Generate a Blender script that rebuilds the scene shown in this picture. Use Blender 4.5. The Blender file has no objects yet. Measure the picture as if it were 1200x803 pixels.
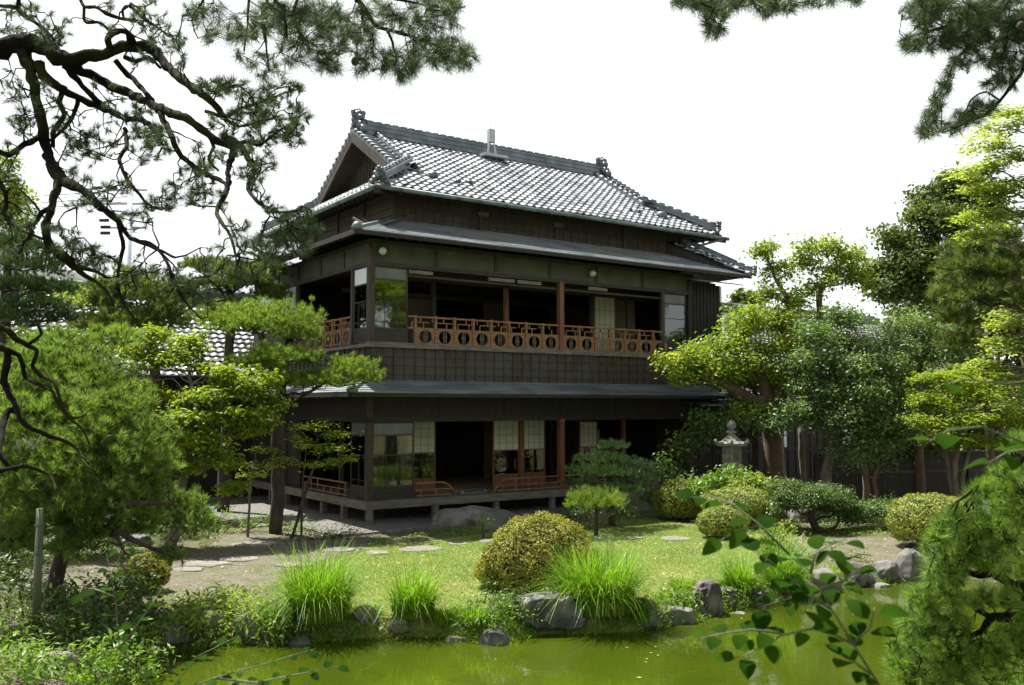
import bpy, bmesh, math, random
import numpy as np
from mathutils import Vector, Matrix, noise as mnoise
R = math.radians
C = bpy.context.scene.collection
sc = bpy.context.scene
# ------------------------------------------------------------------ camera, world, sun, exposure
H = 2.85; FPX = 1083.0; PITCH = R(3.94)
cam = bpy.data.objects.new('camera', bpy.data.cameras.new('camera')); C.objects.link(cam)
cam.location = (0, 0, H); cam.rotation_euler = (R(90) + PITCH, 0, 0)
cam.data.sensor_width = 36; cam.data.lens = 36 * FPX / 1200; cam.data.clip_end = 3000; cam.data.clip_start = 0.05
cam.data.dof.use_dof = True; cam.data.dof.focus_distance = 22; cam.data.dof.aperture_fstop = 4.5
sc.camera = cam
SUN_EL = R(65); SUN_DIR = Vector((-0.77, 0.64, 0)).normalized()
sd = Vector((SUN_DIR.x * math.cos(SUN_EL), SUN_DIR.y * math.cos(SUN_EL), math.sin(SUN_EL)))
world = bpy.data.worlds.new('World'); sc.world = world; world.use_nodes = True
wn = world.node_tree.nodes; wl = world.node_tree.links; wn.clear()
sky = wn.new('ShaderNodeTexSky'); sky.sky_type = 'NISHITA'; sky.sun_disc = False
sky.sun_elevation = SUN_EL; sky.sun_rotation = math.atan2(SUN_DIR.x, SUN_DIR.y)
sky.dust_density = 4.0; sky.air_density = 1.0; sky.ozone_density = 1.0
bg = wn.new('ShaderNodeBackground'); bg.inputs['Strength'].default_value = 0.055
# thin white summer veil of cloud, densest towards the horizon
tc = wn.new('ShaderNodeTexCoord'); sx = wn.new('ShaderNodeSeparateXYZ'); mr = wn.new('ShaderNodeMapRange')
mr.inputs['From Min'].default_value = 0.40; mr.inputs['From Max'].default_value = 0.62
mr.inputs['To Min'].default_value = 1.0; mr.inputs['To Max'].default_value = 0.0
mx = wn.new('ShaderNodeMixRGB'); mx.inputs['Color2'].default_value = (10.6, 10.9, 11.0, 1)
wo = wn.new('ShaderNodeOutputWorld')
wl.new(tc.outputs['Generated'], sx.inputs[0]); wl.new(sx.outputs['Z'], mr.inputs['Value'])
wl.new(mr.outputs[0], mx.inputs['Fac']); wl.new(sky.outputs[0], mx.inputs['Color1'])
wl.new(mx.outputs[0], bg.inputs['Color']); wl.new(bg.outputs[0], wo.inputs[0])
sun = bpy.data.objects.new('sun', bpy.data.lights.new('sun', 'SUN')); C.objects.link(sun)
sun.data.energy = 5.0; sun.data.angle = R(0.5); sun.data.color = (1.0, 0.975, 0.92)
sun.rotation_euler = sd.to_track_quat('Z', 'Y').to_euler()
sc.view_settings.view_transform = 'Standard'; sc.view_settings.look = 'None'
sc.view_settings.exposure = 1.25; sc.view_settings.gamma = 1; sc.view_settings.use_curve_mapping = False
sc.render.engine = 'CYCLES'
cy = sc.cycles; cy.use_denoising = True; cy.max_bounces = 6; cy.diffuse_bounces = 3; cy.glossy_bounces = 3
cy.transmission_bounces = 4; cy.transparent_max_bounces = 8; cy.use_adaptive_sampling = True; cy.adaptive_threshold = 0.02
sc.render.use_persistent_data = False

# ------------------------------------------------------------------ measuring helpers
CP, SP = math.cos(PITCH), math.sin(PITCH)
def ray(px, py):
    a = (px - 600) / FPX; b = (401.5 - py) / FPX
    return Vector((a, CP - SP * b, SP + CP * b))
def P(px, py, Y):
    d = ray(px, py); return Vector((0, 0, H)) + d * (Y / d.y)
def G(px, py, z=0.0):
    d = ray(px, py); return Vector((0, 0, H)) + d * ((z - H) / d.z)
RNG = np.random.default_rng(7)
random.seed(7)

# ------------------------------------------------------------------ materials
def _ramp(nt, c1, c2, p1=0.3, p2=0.7):
    r = nt.nodes.new('ShaderNodeValToRGB')
    r.color_ramp.elements[0].color = (*c1, 1); r.color_ramp.elements[1].color = (*c2, 1)
    r.color_ramp.elements[0].position = p1; r.color_ramp.elements[1].position = p2
    return r
def surf(name, c1, c2, scale=4, rough=0.7, bump=0.3, stretch=(1, 1, 1), metallic=0.0, spec=0.5, detail=6, bdist=0.02, c3=None, s3=1.0, rough2=None):
    m = bpy.data.materials.new(name); m.use_nodes = True; nt = m.node_tree; N = nt.nodes; L = nt.links
    b = N['Principled BSDF']
    t = N.new('ShaderNodeTexCoord'); mp = N.new('ShaderNodeMapping'); mp.inputs['Scale'].default_value = stretch
    n = N.new('ShaderNodeTexNoise'); n.inputs['Scale'].default_value = scale; n.inputs['Detail'].default_value = detail
    L.new(t.outputs['Object'], mp.inputs[0]); L.new(mp.outputs[0], n.inputs['Vector'])
    r = _ramp(nt, c1, c2); L.new(n.outputs['Fac'], r.inputs[0]); col = r.outputs[0]
    if c3:
        n3 = N.new('ShaderNodeTexNoise'); n3.inputs['Scale'].default_value = s3; n3.inputs['Detail'].default_value = 5
        L.new(t.outputs['Object'], n3.inputs['Vector'])
        r3 = _ramp(nt, (0, 0, 0), (1, 1, 1), 0.5, 0.68); L.new(n3.outputs['Fac'], r3.inputs[0])
        mix = N.new('ShaderNodeMixRGB'); mix.inputs['Color2'].default_value = (*c3, 1)
        L.new(r3.outputs[0], mix.inputs['Fac']); L.new(col, mix.inputs['Color1']); col = mix.outputs[0]
    L.new(col, b.inputs['Base Color'])
    b.inputs['Metallic'].default_value = metallic; b.inputs['Roughness'].default_value = rough
    b.inputs['Specular IOR Level'].default_value = spec
    if rough2 is not None:
        rr = N.new('ShaderNodeMapRange'); rr.inputs['To Min'].default_value = rough; rr.inputs['To Max'].default_value = rough2
        L.new(n.outputs['Fac'], rr.inputs['Value']); L.new(rr.outputs[0], b.inputs['Roughness'])
    if bump:
        bp = N.new('ShaderNodeBump'); bp.inputs['Strength'].default_value = bump; bp.inputs['Distance'].default_value = bdist
        L.new(n.outputs['Fac'], bp.inputs['Height']); L.new(bp.outputs[0], b.inputs['Normal'])
    return m
def per_tile(m, scale):
    """a slightly different glaze on every tile"""
    nt = m.node_tree; N = nt.nodes; L = nt.links; b = N['Principled BSDF']; src = b.inputs['Base Color'].links[0].from_socket
    t = N.new('ShaderNodeTexCoord'); v = N.new('ShaderNodeTexVoronoi'); v.inputs['Scale'].default_value = scale; L.new(t.outputs['Object'], v.inputs['Vector'])
    s = N.new('ShaderNodeSeparateColor'); L.new(v.outputs['Color'], s.inputs[0]); r = N.new('ShaderNodeMapRange'); r.inputs['To Min'].default_value = 0.55; r.inputs['To Max'].default_value = 1.25; L.new(s.outputs[0], r.inputs['Value'])
    x = N.new('ShaderNodeMixRGB'); x.blend_type = 'MULTIPLY'; x.inputs[0].default_value = 1; L.new(src, x.inputs[1]); L.new(r.outputs[0], x.inputs[2]); L.new(x.outputs[0], b.inputs['Base Color'])
    r2 = N.new('ShaderNodeMapRange'); r2.inputs['To Min'].default_value = 0.28; r2.inputs['To Max'].default_value = 0.6; L.new(s.outputs[1], r2.inputs['Value']); L.new(r2.outputs[0], b.inputs['Roughness'])
def leafmat(name, c1, c2, trans=0.35, rough=0.5, spec=0.3, c3=None, nscale=1.2):
    """foliage: every leaf its own tint, larger drifts of tint through the crown, some light through the blade"""
    c1 = tuple(x * 1.22 for x in c1); c2 = tuple(x * 1.22 for x in c2)
    m = bpy.data.materials.new(name); m.use_nodes = True; nt = m.node_tree; N = nt.nodes; L = nt.links
    b = N['Principled BSDF']; out = N['Material Output']
    g = N.new('ShaderNodeNewGeometry'); t = N.new('ShaderNodeTexCoord')
    n = N.new('ShaderNodeTexNoise'); n.inputs['Scale'].default_value = nscale; n.inputs['Detail'].default_value = 3
    L.new(t.outputs['Object'], n.inputs['Vector'])
    a = N.new('ShaderNodeMath'); a.operation = 'MULTIPLY_ADD'; a.inputs[1].default_value = 0.55; a.inputs[2].default_value = -0.25
    L.new(g.outputs['Random Per Island'], a.inputs[0])
    a2 = N.new('ShaderNodeMath'); a2.operation = 'ADD'; L.new(n.outputs['Fac'], a2.inputs[0]); L.new(a.outputs[0], a2.inputs[1])
    r = _ramp(nt, c1, c2, 0.25, 0.75)
    if c3:
        e = r.color_ramp.elements.new(0.93); e.color = (*c3, 1)
    L.new(a2.outputs[0], r.inputs[0]); L.new(r.outputs[0], b.inputs['Base Color'])
    b.inputs['Roughness'].default_value = rough; b.inputs['Specular IOR Level'].default_value = spec
    tr = N.new('ShaderNodeBsdfTranslucent'); br = N.new('ShaderNodeMixRGB'); br.blend_type = 'MULTIPLY'; br.inputs[0].default_value = 1
    br.inputs['Color2'].default_value = (1.45, 1.5, 0.55, 1); L.new(r.outputs[0], br.inputs['Color1']); L.new(br.outputs[0], tr.inputs['Color'])
    ms = N.new('ShaderNodeMixShader'); ms.inputs[0].default_value = trans
    L.new(b.outputs[0], ms.inputs[1]); L.new(tr.outputs[0], ms.inputs[2]); L.new(ms.outputs[0], out.inputs['Surface'])
    return m
def emit(name, c, s):
    m = bpy.data.materials.new(name); m.use_nodes = True; b = m.node_tree.nodes['Principled BSDF']
    b.inputs['Base Color'].default_value = (*c, 1); b.inputs['Emission Color'].default_value = (*c, 1); b.inputs['Emission Strength'].default_value = s
    return m
M = {}
M['wood_dark'] = surf('wood_dark', (0.010, 0.0072, 0.0048), (0.027, 0.020, 0.013), 3, 0.75, 0.3, (6, 6, 1))
M['wood_dark_h'] = surf('wood_dark_h', (0.016, 0.013, 0.010), (0.045, 0.035, 0.025), 3, 0.75, 0.3, (1, 1, 8))
M['wood_board'] = surf('wood_board', (0.027, 0.019, 0.012), (0.07, 0.051, 0.034), 2.5, 0.8, 0.3, (5, 5, 1.2), c3=(0.065, 0.06, 0.05), s3=0.7)
M['wood_red'] = surf('wood_red', (0.10, 0.036, 0.016), (0.20, 0.075, 0.03), 3, 0.6, 0.2, (6, 6, 0.8))
M['wood_orange'] = surf('wood_orange', (0.15, 0.072, 0.028), (0.29, 0.145, 0.058), 4, 0.6, 0.2, (1, 1, 5))
M['wood_grey'] = surf('wood_grey', (0.09, 0.08, 0.065), (0.20, 0.175, 0.14), 3, 0.85, 0.3, (1, 1, 6))
M['plaster'] = surf('plaster', (0.04, 0.047, 0.03), (0.075, 0.085, 0.052), 2, 0.9, 0.1, c3=(0.08, 0.09, 0.06), s3=1.2)
M['copper'] = surf('copper', (0.11, 0.128, 0.135), (0.27, 0.30, 0.31), 2.2, 0.36, 0.15, (0.35, 0.35, 3), 0.25, 0.6, c3=(0.12, 0.11, 0.11), s3=0.9, rough2=0.5)
M['copper_green'] = surf('copper_green', (0.06, 0.095, 0.08), (0.15, 0.21, 0.18), 3, 0.5, 0.2, metallic=0.2, c3=(0.06, 0.06, 0.055), s3=2.5)
M['tile'] = surf('tile', (0.17, 0.185, 0.195), (0.36, 0.38, 0.395), 2.6, 0.30, 0.15, metallic=0.35, spec=0.8, c3=(0.13, 0.14, 0.14), s3=1.5, rough2=0.5)
per_tile(M['tile'], 3.8)
M['tile_dark'] = surf('tile_dark', (0.06, 0.075, 0.085), (0.15, 0.175, 0.19), 3, 0.42, 0.3, metallic=0.2, spec=0.6)
M['tile_old'] = surf('tile_old', (0.11, 0.115, 0.115), (0.25, 0.26, 0.26), 3, 0.42, 0.3, metallic=0.15, spec=0.6, c3=(0.10, 0.10, 0.09), s3=1.2)
per_tile(M['tile_old'], 3.4)
M['paper'] = surf('paper', (0.36, 0.37, 0.26), (0.44, 0.45, 0.33), 2, 0.9, 0.05)
M['white_panel'] = surf('white_panel', (0.62, 0.64, 0.66), (0.75, 0.77, 0.78), 2, 0.6, 0.05)
M['tatami'] = surf('tatami', (0.16, 0.11, 0.06), (0.24, 0.17, 0.09), 8, 0.7, 0.1)
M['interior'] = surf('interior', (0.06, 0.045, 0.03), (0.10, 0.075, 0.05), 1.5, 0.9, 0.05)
M['stone'] = surf('stone', (0.07, 0.066, 0.058), (0.26, 0.245, 0.22), 3.5, 0.85, 0.8, bdist=0.05, c3=(0.08, 0.085, 0.045), s3=1.8, detail=10)
M['stone_dark'] = surf('stone_dark', (0.02, 0.02, 0.02), (0.10, 0.096, 0.09), 5, 0.55, 0.9, bdist=0.05, c3=(0.17, 0.16, 0.15), s3=2.5, detail=10)
M['stone_brown'] = surf('stone_brown', (0.035, 0.029, 0.026), (0.11, 0.092, 0.08), 6, 0.8, 0.8, bdist=0.04, c3=(0.19, 0.175, 0.155), s3=3.0, detail=10)
M['stone_moss'] = surf('stone_moss', (0.09, 0.085, 0.06), (0.22, 0.20, 0.16), 4, 0.9, 0.8, bdist=0.04, c3=(0.09, 0.12, 0.02), s3=1.1, detail=10)
M['flagstone'] = surf('flagstone', (0.11, 0.10, 0.085), (0.24, 0.215, 0.18), 5, 0.9, 0.5, c3=(0.14, 0.14, 0.08), s3=2.2, detail=8)
M['lantern'] = surf('lantern', (0.11, 0.107, 0.09), (0.26, 0.25, 0.22), 7, 0.9, 0.7, bdist=0.02, c3=(0.12, 0.13, 0.085), s3=3, detail=8)
M['bark'] = surf('bark', (0.02, 0.016, 0.012), (0.075, 0.058, 0.042), 7, 0.95, 1.0, (1, 1, 0.35), bdist=0.03, detail=8)
M['bark_moss'] = surf('bark_moss', (0.007, 0.0055, 0.0045), (0.022, 0.018, 0.014), 9, 0.95, 1.0, spec=0.08, bdist=0.03, c3=(0.035, 0.04, 0.01), s3=1.6, detail=8)
M['bark_grey'] = surf('bark_grey', (0.07, 0.06, 0.045), (0.19, 0.16, 0.12), 6, 0.95, 0.9, (1, 1, 0.4), bdist=0.02, detail=8)
M['bark_brown'] = surf('bark_brown', (0.07, 0.045, 0.03), (0.16, 0.105, 0.07), 6, 0.95, 0.9, (1, 1, 0.4), bdist=0.02, detail=8)
M['bamboo'] = surf('bamboo', (0.05, 0.065, 0.03), (0.10, 0.12, 0.05), 3, 0.5, 0.2, (1, 1, 0.4))
M['gravel'] = surf('gravel', (0.06, 0.057, 0.048), (0.20, 0.188, 0.16), 26, 0.9, 1.0, bdist=0.03, detail=3)
M['metal_grey'] = surf('metal_grey', (0.3, 0.31, 0.32), (0.42, 0.43, 0.44), 5, 0.5, 0.05, metallic=0.3)
M['black'] = surf('black', (0.012, 0.012, 0.012), (0.02, 0.02, 0.02), 5, 0.7, 0.05)
M['concrete'] = surf('concrete', (0.62, 0.66, 0.70), (0.70, 0.73, 0.77), 1.5, 0.9, 0.05)  # far block walls paled: distance haze is put into the colour
M['window_far'] = surf('window_far', (0.45, 0.50, 0.55), (0.5, 0.55, 0.6), 1, 0.2, 0.0)  # windows of the far blocks, haze painted in likewise
M['pale_blue'] = surf('pale_blue', (0.45, 0.55, 0.66), (0.5, 0.6, 0.7), 2, 0.5, 0.05)
M['lamp_glass'] = surf('lamp_glass', (0.38, 0.42, 0.34), (0.48, 0.5, 0.42), 2, 0.25, 0.0)
M['light_on'] = emit('light_on', (0.85, 0.93, 1.0), 2.6)
def glassmat():
    m = bpy.data.materials.new('window_glass'); m.use_nodes = True; nt = m.node_tree; N = nt.nodes
    b = N['Principled BSDF']; out = N['Material Output']
    tr = N.new('ShaderNodeBsdfTransparent'); tr.inputs[0].default_value = (0.62, 0.66, 0.6, 1)
    gl = N.new('ShaderNodeBsdfGlossy'); gl.inputs['Roughness'].default_value = 0.03; gl.inputs['Color'].default_value = (0.95, 1, 0.97, 1)
    lw = N.new('ShaderNodeFresnel'); lw.inputs['IOR'].default_value = 1.9
    ms = N.new('ShaderNodeMixShader'); nt.links.new(lw.outputs[0], ms.inputs[0]); nt.links.new(tr.outputs[0], ms.inputs[1]); nt.links.new(gl.outputs[0], ms.inputs[2])
    nt.links.new(ms.outputs[0], out.inputs['Surface']); N.remove(b); return m
M['glass'] = glassmat()
# foliage
M['pine'] = leafmat('pine', (0.05, 0.075, 0.022), (0.14, 0.185, 0.05), 0.35, 0.5)
M['pine_bright'] = leafmat('pine_bright', (0.075, 0.125, 0.025), (0.20, 0.275, 0.055), 0.35, 0.5)
M['pine_near'] = leafmat('pine_near', (0.042, 0.082, 0.02), (0.175, 0.25, 0.06), 0.42, 0.5)
M['pine_corner'] = leafmat('pine_corner', (0.04, 0.09, 0.018), (0.17, 0.265, 0.05), 0.42, 0.55, 0.2)
M['pine_dark'] = leafmat('pine_dark', (0.018, 0.042, 0.018), (0.055, 0.10, 0.03), 0.2, 0.55)
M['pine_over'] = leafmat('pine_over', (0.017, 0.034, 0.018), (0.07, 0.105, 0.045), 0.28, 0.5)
M['maple'] = leafmat('maple', (0.085, 0.14, 0.015), (0.24, 0.29, 0.03), 0.45, 0.55, 0.2, c3=(0.33, 0.35, 0.06), nscale=1.6)
M['maple_far'] = leafmat('maple_far', (0.13, 0.185, 0.045), (0.27, 0.31, 0.10), 0.55, 0.6)
M['camphor'] = leafmat('camphor', (0.09, 0.145, 0.02), (0.23, 0.29, 0.04), 0.42, 0.5, 0.25, c3=(0.42, 0.30, 0.08), nscale=1.5)
M['holly'] = leafmat('holly', (0.045, 0.09, 0.028), (0.16, 0.235, 0.08), 0.32, 0.48, 0.35)
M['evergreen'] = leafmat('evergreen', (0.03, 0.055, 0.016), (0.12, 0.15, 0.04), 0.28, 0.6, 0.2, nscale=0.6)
M['azalea'] = leafmat('azalea', (0.10, 0.115, 0.02), (0.27, 0.26, 0.05), 0.25, 0.6, 0.15, c3=(0.28, 0.20, 0.05), nscale=2.5)
M['azalea_green'] = leafmat('azalea_green', (0.10, 0.14, 0.02), (0.26, 0.28, 0.05), 0.25, 0.5, nscale=2.5)
M['shrub_dark'] = leafmat('shrub_dark', (0.03, 0.065, 0.015), (0.09, 0.14, 0.03), 0.25, 0.45, nscale=2)
M['shrub_mid'] = leafmat('shrub_mid', (0.05, 0.11, 0.02), (0.16, 0.25, 0.035), 0.35, 0.45, nscale=2)
M['shrub_pale'] = leafmat('shrub_pale', (0.07, 0.13, 0.02), (0.24, 0.30, 0.065), 0.35, 0.6, 0.12, nscale=3)
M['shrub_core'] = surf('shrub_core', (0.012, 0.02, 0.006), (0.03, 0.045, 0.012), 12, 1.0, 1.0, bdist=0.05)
M['blade'] = leafmat('blade', (0.07, 0.16, 0.012), (0.18, 0.30, 0.03), 0.45, 0.4, c3=(0.42, 0.40, 0.08), nscale=2)
M['lawn_blade'] = leafmat('lawn_blade', (0.105, 0.165, 0.035), (0.20, 0.275, 0.075), 0.3, 0.6, nscale=0.7)
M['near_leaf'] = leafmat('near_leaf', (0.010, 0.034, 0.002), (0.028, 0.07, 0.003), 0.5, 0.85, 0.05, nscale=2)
M['dry_leaf'] = leafmat('dry_leaf', (0.3, 0.22, 0.10), (0.4, 0.34, 0.16), 0.2, 0.6)

# ------------------------------------------------------------------ mesh builders
def tag(o, label=None, cat=None, group=None, kind=None):
    if label: o['label'] = label
    if cat: o['category'] = cat
    if group: o['group'] = group
    if kind: o['kind'] = kind
    return o
def empty(name, loc, rz=0, label=None, cat=None, group=None):
    o = bpy.data.objects.new(name, None); C.objects.link(o); o.location = loc; o.rotation_euler = (0, 0, rz)
    o.empty_display_size = 0.2
    return tag(o, label, cat, group)
class MB:
    """boxes, beams, tubes and discs collected into one mesh"""
    def __init__(s): s.v = []; s.f = []; s.smooth = []
    def add(s, vs, fs, sm=False):
        b = len(s.v); s.v += [tuple(p) for p in vs]; s.f += [tuple(b + i for i in f) for f in fs]; s.smooth += [sm] * len(fs)
    def box(s, x0, x1, y0, y1, z0, z1):
        s.add([(x0, y0, z0), (x1, y0, z0), (x1, y1, z0), (x0, y1, z0), (x0, y0, z1), (x1, y0, z1), (x1, y1, z1), (x0, y1, z1)],
              [(0, 3, 2, 1), (4, 5, 6, 7), (0, 1, 5, 4), (1, 2, 6, 5), (2, 3, 7, 6), (3, 0, 4, 7)]); return s
    def prism(s, pts, off):
        """closed polygon pts extruded by vector off"""
        n = len(pts); off = Vector(off); a = [Vector(p) for p in pts]; b = [p + off for p in a]
        s.add(a + b, [tuple(range(n - 1, -1, -1)), tuple(range(n, 2 * n))] + [(i, (i + 1) % n, n + (i + 1) % n, n + i) for i in range(n)]); return s
    def beam(s, p, q, w, h, up=(0, 0, 1)):
        p = Vector(p); q = Vector(q); d = (q - p).normalized(); u = Vector(up)
        sd_ = d.cross(u)
        if sd_.length < 1e-4: sd_ = d.cross(Vector((1, 0, 0)))
        sd_.normalize(); u = sd_.cross(d)
        a = [p + sd_ * (w / 2 * i) + u * (h / 2 * j) for i, j in ((-1, -1), (1, -1), (1, 1), (-1, 1))]
        b = [x + (q - p) for x in a]
        s.add(a + b, [(0, 3, 2, 1), (4, 5, 6, 7), (0, 1, 5, 4), (1, 2, 6, 5), (2, 3, 7, 6), (3, 0, 4, 7)]); return s
    def tube(s, pts, radii, n=8, cap=True):
        pts = [Vector(p) for p in pts]
        if not hasattr(radii, '__len__'): radii = [radii] * len(pts)
        vs = []; prev = None
        for i, p in enumerate(pts):
            d = (pts[min(i + 1, len(pts) - 1)] - pts[max(i - 1, 0)])
            d = d.normalized() if d.length > 1e-7 else Vector((0, 0, 1))
            if prev is None:
                a = d.cross(Vector((0.31, 0.77, 0.55)));  a.normalize()
            else:
                a = prev - d * prev.dot(d)
                a = a.normalized() if a.length > 1e-5 else d.orthogonal().normalized()
            prev = a; b = d.cross(a)
            for k in range(n):
                t = 2 * math.pi * k / n; vs.append(p + (a * math.cos(t) + b * math.sin(t)) * radii[i])
        fs = [(i * n + k, i * n + (k + 1) % n, (i + 1) * n + (k + 1) % n, (i + 1) * n + k) for i in range(len(pts) - 1) for k in range(n)]
        if cap: fs += [tuple(range(n - 1, -1, -1)), tuple((len(pts) - 1) * n + k for k in range(n))]
        s.add(vs, fs, True); return s
    def lathe(s, c, prof, n=24, a0=0, sm=True):
        c = Vector(c); vs = []
        for r, z in prof:
            for k in range(n):
                t = a0 + 2 * math.pi * k / n; vs.append(c + Vector((r * math.cos(t), r * math.sin(t), z)))
        m = len(prof)
        fs = [(i * n + k, i * n + (k + 1) % n, (i + 1) * n + (k + 1) % n, (i + 1) * n + k) for i in range(m - 1) for k in range(n)]
        fs += [tuple(range(n - 1, -1, -1)), tuple((m - 1) * n + k for k in range(n))]
        s.add(vs, fs, sm); return s
    def ball(s, c, r, n=12, sc_=(1, 1, 1)):
        prof = [(max(1e-3, math.sin(math.pi * i / 8)) * r, -math.cos(math.pi * i / 8) * r * sc_[2]) for i in range(9)]
        return s.lathe(c, prof, n)
    def build(s, name, m, parent=None, loc=None):
        me = bpy.data.meshes.new(name); me.from_pydata(s.v, [], s.f); me.validate(); me.update()
        me.polygons.foreach_set('use_smooth', s.smooth[:len(me.polygons)] if len(s.smooth) >= len(me.polygons) else [False] * len(me.polygons))
        me.materials.append(m); o = bpy.data.objects.new(name, me); C.objects.link(o)
        if parent: o.parent = parent
        if loc is not None: o.location = loc
        return o
def array_mesh(name, V, F, m, parent=None, k=3, smooth=False):
    me = bpy.data.meshes.new(name); V = np.asarray(V, dtype=np.float32).reshape(-1, 3); F = np.asarray(F, dtype=np.int32).reshape(-1, k)
    me.vertices.add(len(V)); me.vertices.foreach_set('co', V.ravel())
    me.loops.add(F.size); me.loops.foreach_set('vertex_index', F.ravel())
    me.polygons.add(len(F)); me.polygons.foreach_set('loop_start', np.arange(0, F.size, k, dtype=np.int32))
    me.polygons.foreach_set('loop_total', np.full(len(F), k, dtype=np.int32))
    if smooth: me.polygons.foreach_set('use_smooth', np.ones(len(F), dtype=bool))
    me.update(calc_edges=True); me.materials.append(m)
    o = bpy.data.objects.new(name, me); C.objects.link(o)
    if parent: o.parent = parent
    return o
def nrm(a): return a / (np.linalg.norm(a, axis=-1, keepdims=True) + 1e-9)
def rnd_dir(n): return nrm(RNG.normal(size=(n, 3)))
def leaves(c, nr, L, W, jit=0.5):
    """one folded four-cornered blade per centre, facing nr; returns V (n*4), F"""
    n = len(c); t = nrm(np.cross(nr, rnd_dir(n))); b = np.cross(nr, t)
    l = L * (1 + jit * RNG.uniform(-1, 1, (n, 1))); w = W * (1 + jit * RNG.uniform(-1, 1, (n, 1)))
    V = np.stack([c - t * l / 2, c + b * w / 2 + nr * w * 0.15, c + t * l / 2, c - b * w / 2 + nr * w * 0.15], 1).reshape(-1, 3)
    return V, np.arange(n * 4).reshape(-1, 4)
def needles(c, d, per, L, W, spread):
    """brushes of pine needles: per thin triangles round direction d at every centre"""
    n = len(c); C_ = np.repeat(c, per, 0); D = np.repeat(d, per, 0)
    D = nrm(D + spread * rnd_dir(n * per) * RNG.uniform(0.3, 1, (n * per, 1)))
    l = L * RNG.uniform(0.65, 1.1, (n * per, 1)); s = nrm(np.cross(D, rnd_dir(n * per))) * W / 2
    base = C_ + D * l * 0.04 - np.repeat(d, per, 0) * RNG.uniform(0, 0.5, (n * per, 1)) * L
    V = np.stack([base - s, base + s, base + D * l], 1).reshape(-1, 3)
    return V, np.arange(n * per * 3).reshape(-1, 3)
def shell(n, r, lo=0.75, hi=1.0, zmin=-1.0, bump=0.18, seed=0):
    """points on an uneven ellipsoid shell and their outward normals"""
    d = rnd_dir(int(n * 2.2 / max(0.25, (1 - zmin) / 2)))
    d = d[d[:, 2] > zmin][:n]
    ph = RNG.uniform(0, 6, 6)
    k = 1 + bump * (np.sin(d[:, 0] * 5 + ph[0]) * np.sin(d[:, 1] * 5 + ph[1]) + 0.6 * np.sin(d[:, 2] * 8 + ph[2]) * np.sin(d[:, 0] * 9 + ph[3]))
    p = d * (RNG.uniform(lo, hi, len(d)) * k)[:, None] * np.array(r)
    return p, nrm(d / np.array(r))

# ------------------------------------------------------------------ ground, pond, water
WATER = -0.35
shore_px = [(120, 835), (165, 790), (205, 768), (260, 758), (330, 756), (400, 753), (450, 748), (520, 749), (585, 757), (640, 745),
            (700, 744), (745, 742), (770, 737), (810, 729), (850, 721), (880, 712), (930, 704), (990, 691), (1050, 684), (1095, 679), (1190, 684)]
pond = [G(x, y, WATER).xy for x, y in shore_px]
pond = [(p.x, p.y) for p in pond] + [(9.6, 13.2), (7.0, 10.2), (5.4, 8.8), (4.2, 7.4), (3.0, 5.6), (1.2, 4.8), (-1.5, 4.9), (-3.0, 6.0), (-4.0, 8.2)]
PA = np.array(pond)
def pond_sd(X, Y):
    """signed distance to the pond outline, negative inside"""
    x = np.asarray(X, float).ravel(); y = np.asarray(Y, float).ravel(); best = np.full(len(x), 1e9); inside = np.zeros(len(x), bool)
    for i in range(len(PA)):
        a = PA[i]; b = PA[(i + 1) % len(PA)]; e = b - a
        t = np.clip(((x - a[0]) * e[0] + (y - a[1]) * e[1]) / (e @ e), 0, 1)
        best = np.minimum(best, np.hypot(x - a[0] - t * e[0], y - a[1] - t * e[1]))
        cr = ((a[1] > y) != (b[1] > y)) & (x < (b[0] - a[0]) * (y - a[1]) / (b[1] - a[1] + 1e-12) + a[0])
        inside ^= cr
    return np.where(inside, -best, best).reshape(np.shape(X))
def sst(a, b, x):
    t = np.clip((x - a) / (b - a), 0, 1); return t * t * (3 - 2 * t)
def ground_z(X, Y):
    X = np.asarray(X, float); Y = np.asarray(Y, float); d = pond_sd(X, Y)
    z = np.where(d < 0, WATER - 0.06 + np.maximum(-0.6, d * 1.4), WATER - 0.06 + 0.30 * sst(0, 0.35, d) + 0.11 * sst(0.2, 1.8, d))
    z = z + 0.03 * np.sin(X * 1.3 + 1) * np.sin(Y * 1.1) * sst(0.3, 2, d) * (1 - sst(19.5, 21, Y))
    z = z + 1.25 * (1 - sst(2.4, 5.0, Y)) * sst(0, 0.8, d)
    return z
def gz(x, y): return float(ground_z(np.array([x]), np.array([y]))[0])
def axis(lo, hi, step, far_lo, far_hi):
    a = np.arange(lo, hi, step); l = lo - np.geomspace(step * 2, lo - far_lo, 18); h = hi + np.geomspace(step * 2, far_hi - hi, 22)
    return np.concatenate([l[::-1], a, h])
gx = axis(-13, 14, 0.11, -900, 900); gy = axis(2, 30, 0.11, -60, 2200)
XX, YY = np.meshgrid(gx, gy); ZZ = ground_z(XX, YY)
nx, ny = len(gx), len(gy); idx = np.arange(nx * ny).reshape(ny, nx)
Fg = np.stack([idx[:-1, :-1], idx[:-1, 1:], idx[1:, 1:], idx[1:, :-1]], -1).reshape(-1, 4)
ground = array_mesh('ground', np.stack([XX, YY, ZZ], -1).reshape(-1, 3), Fg, M['stone'], k=4, smooth=True)
ground['kind'] = 'structure'
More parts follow.
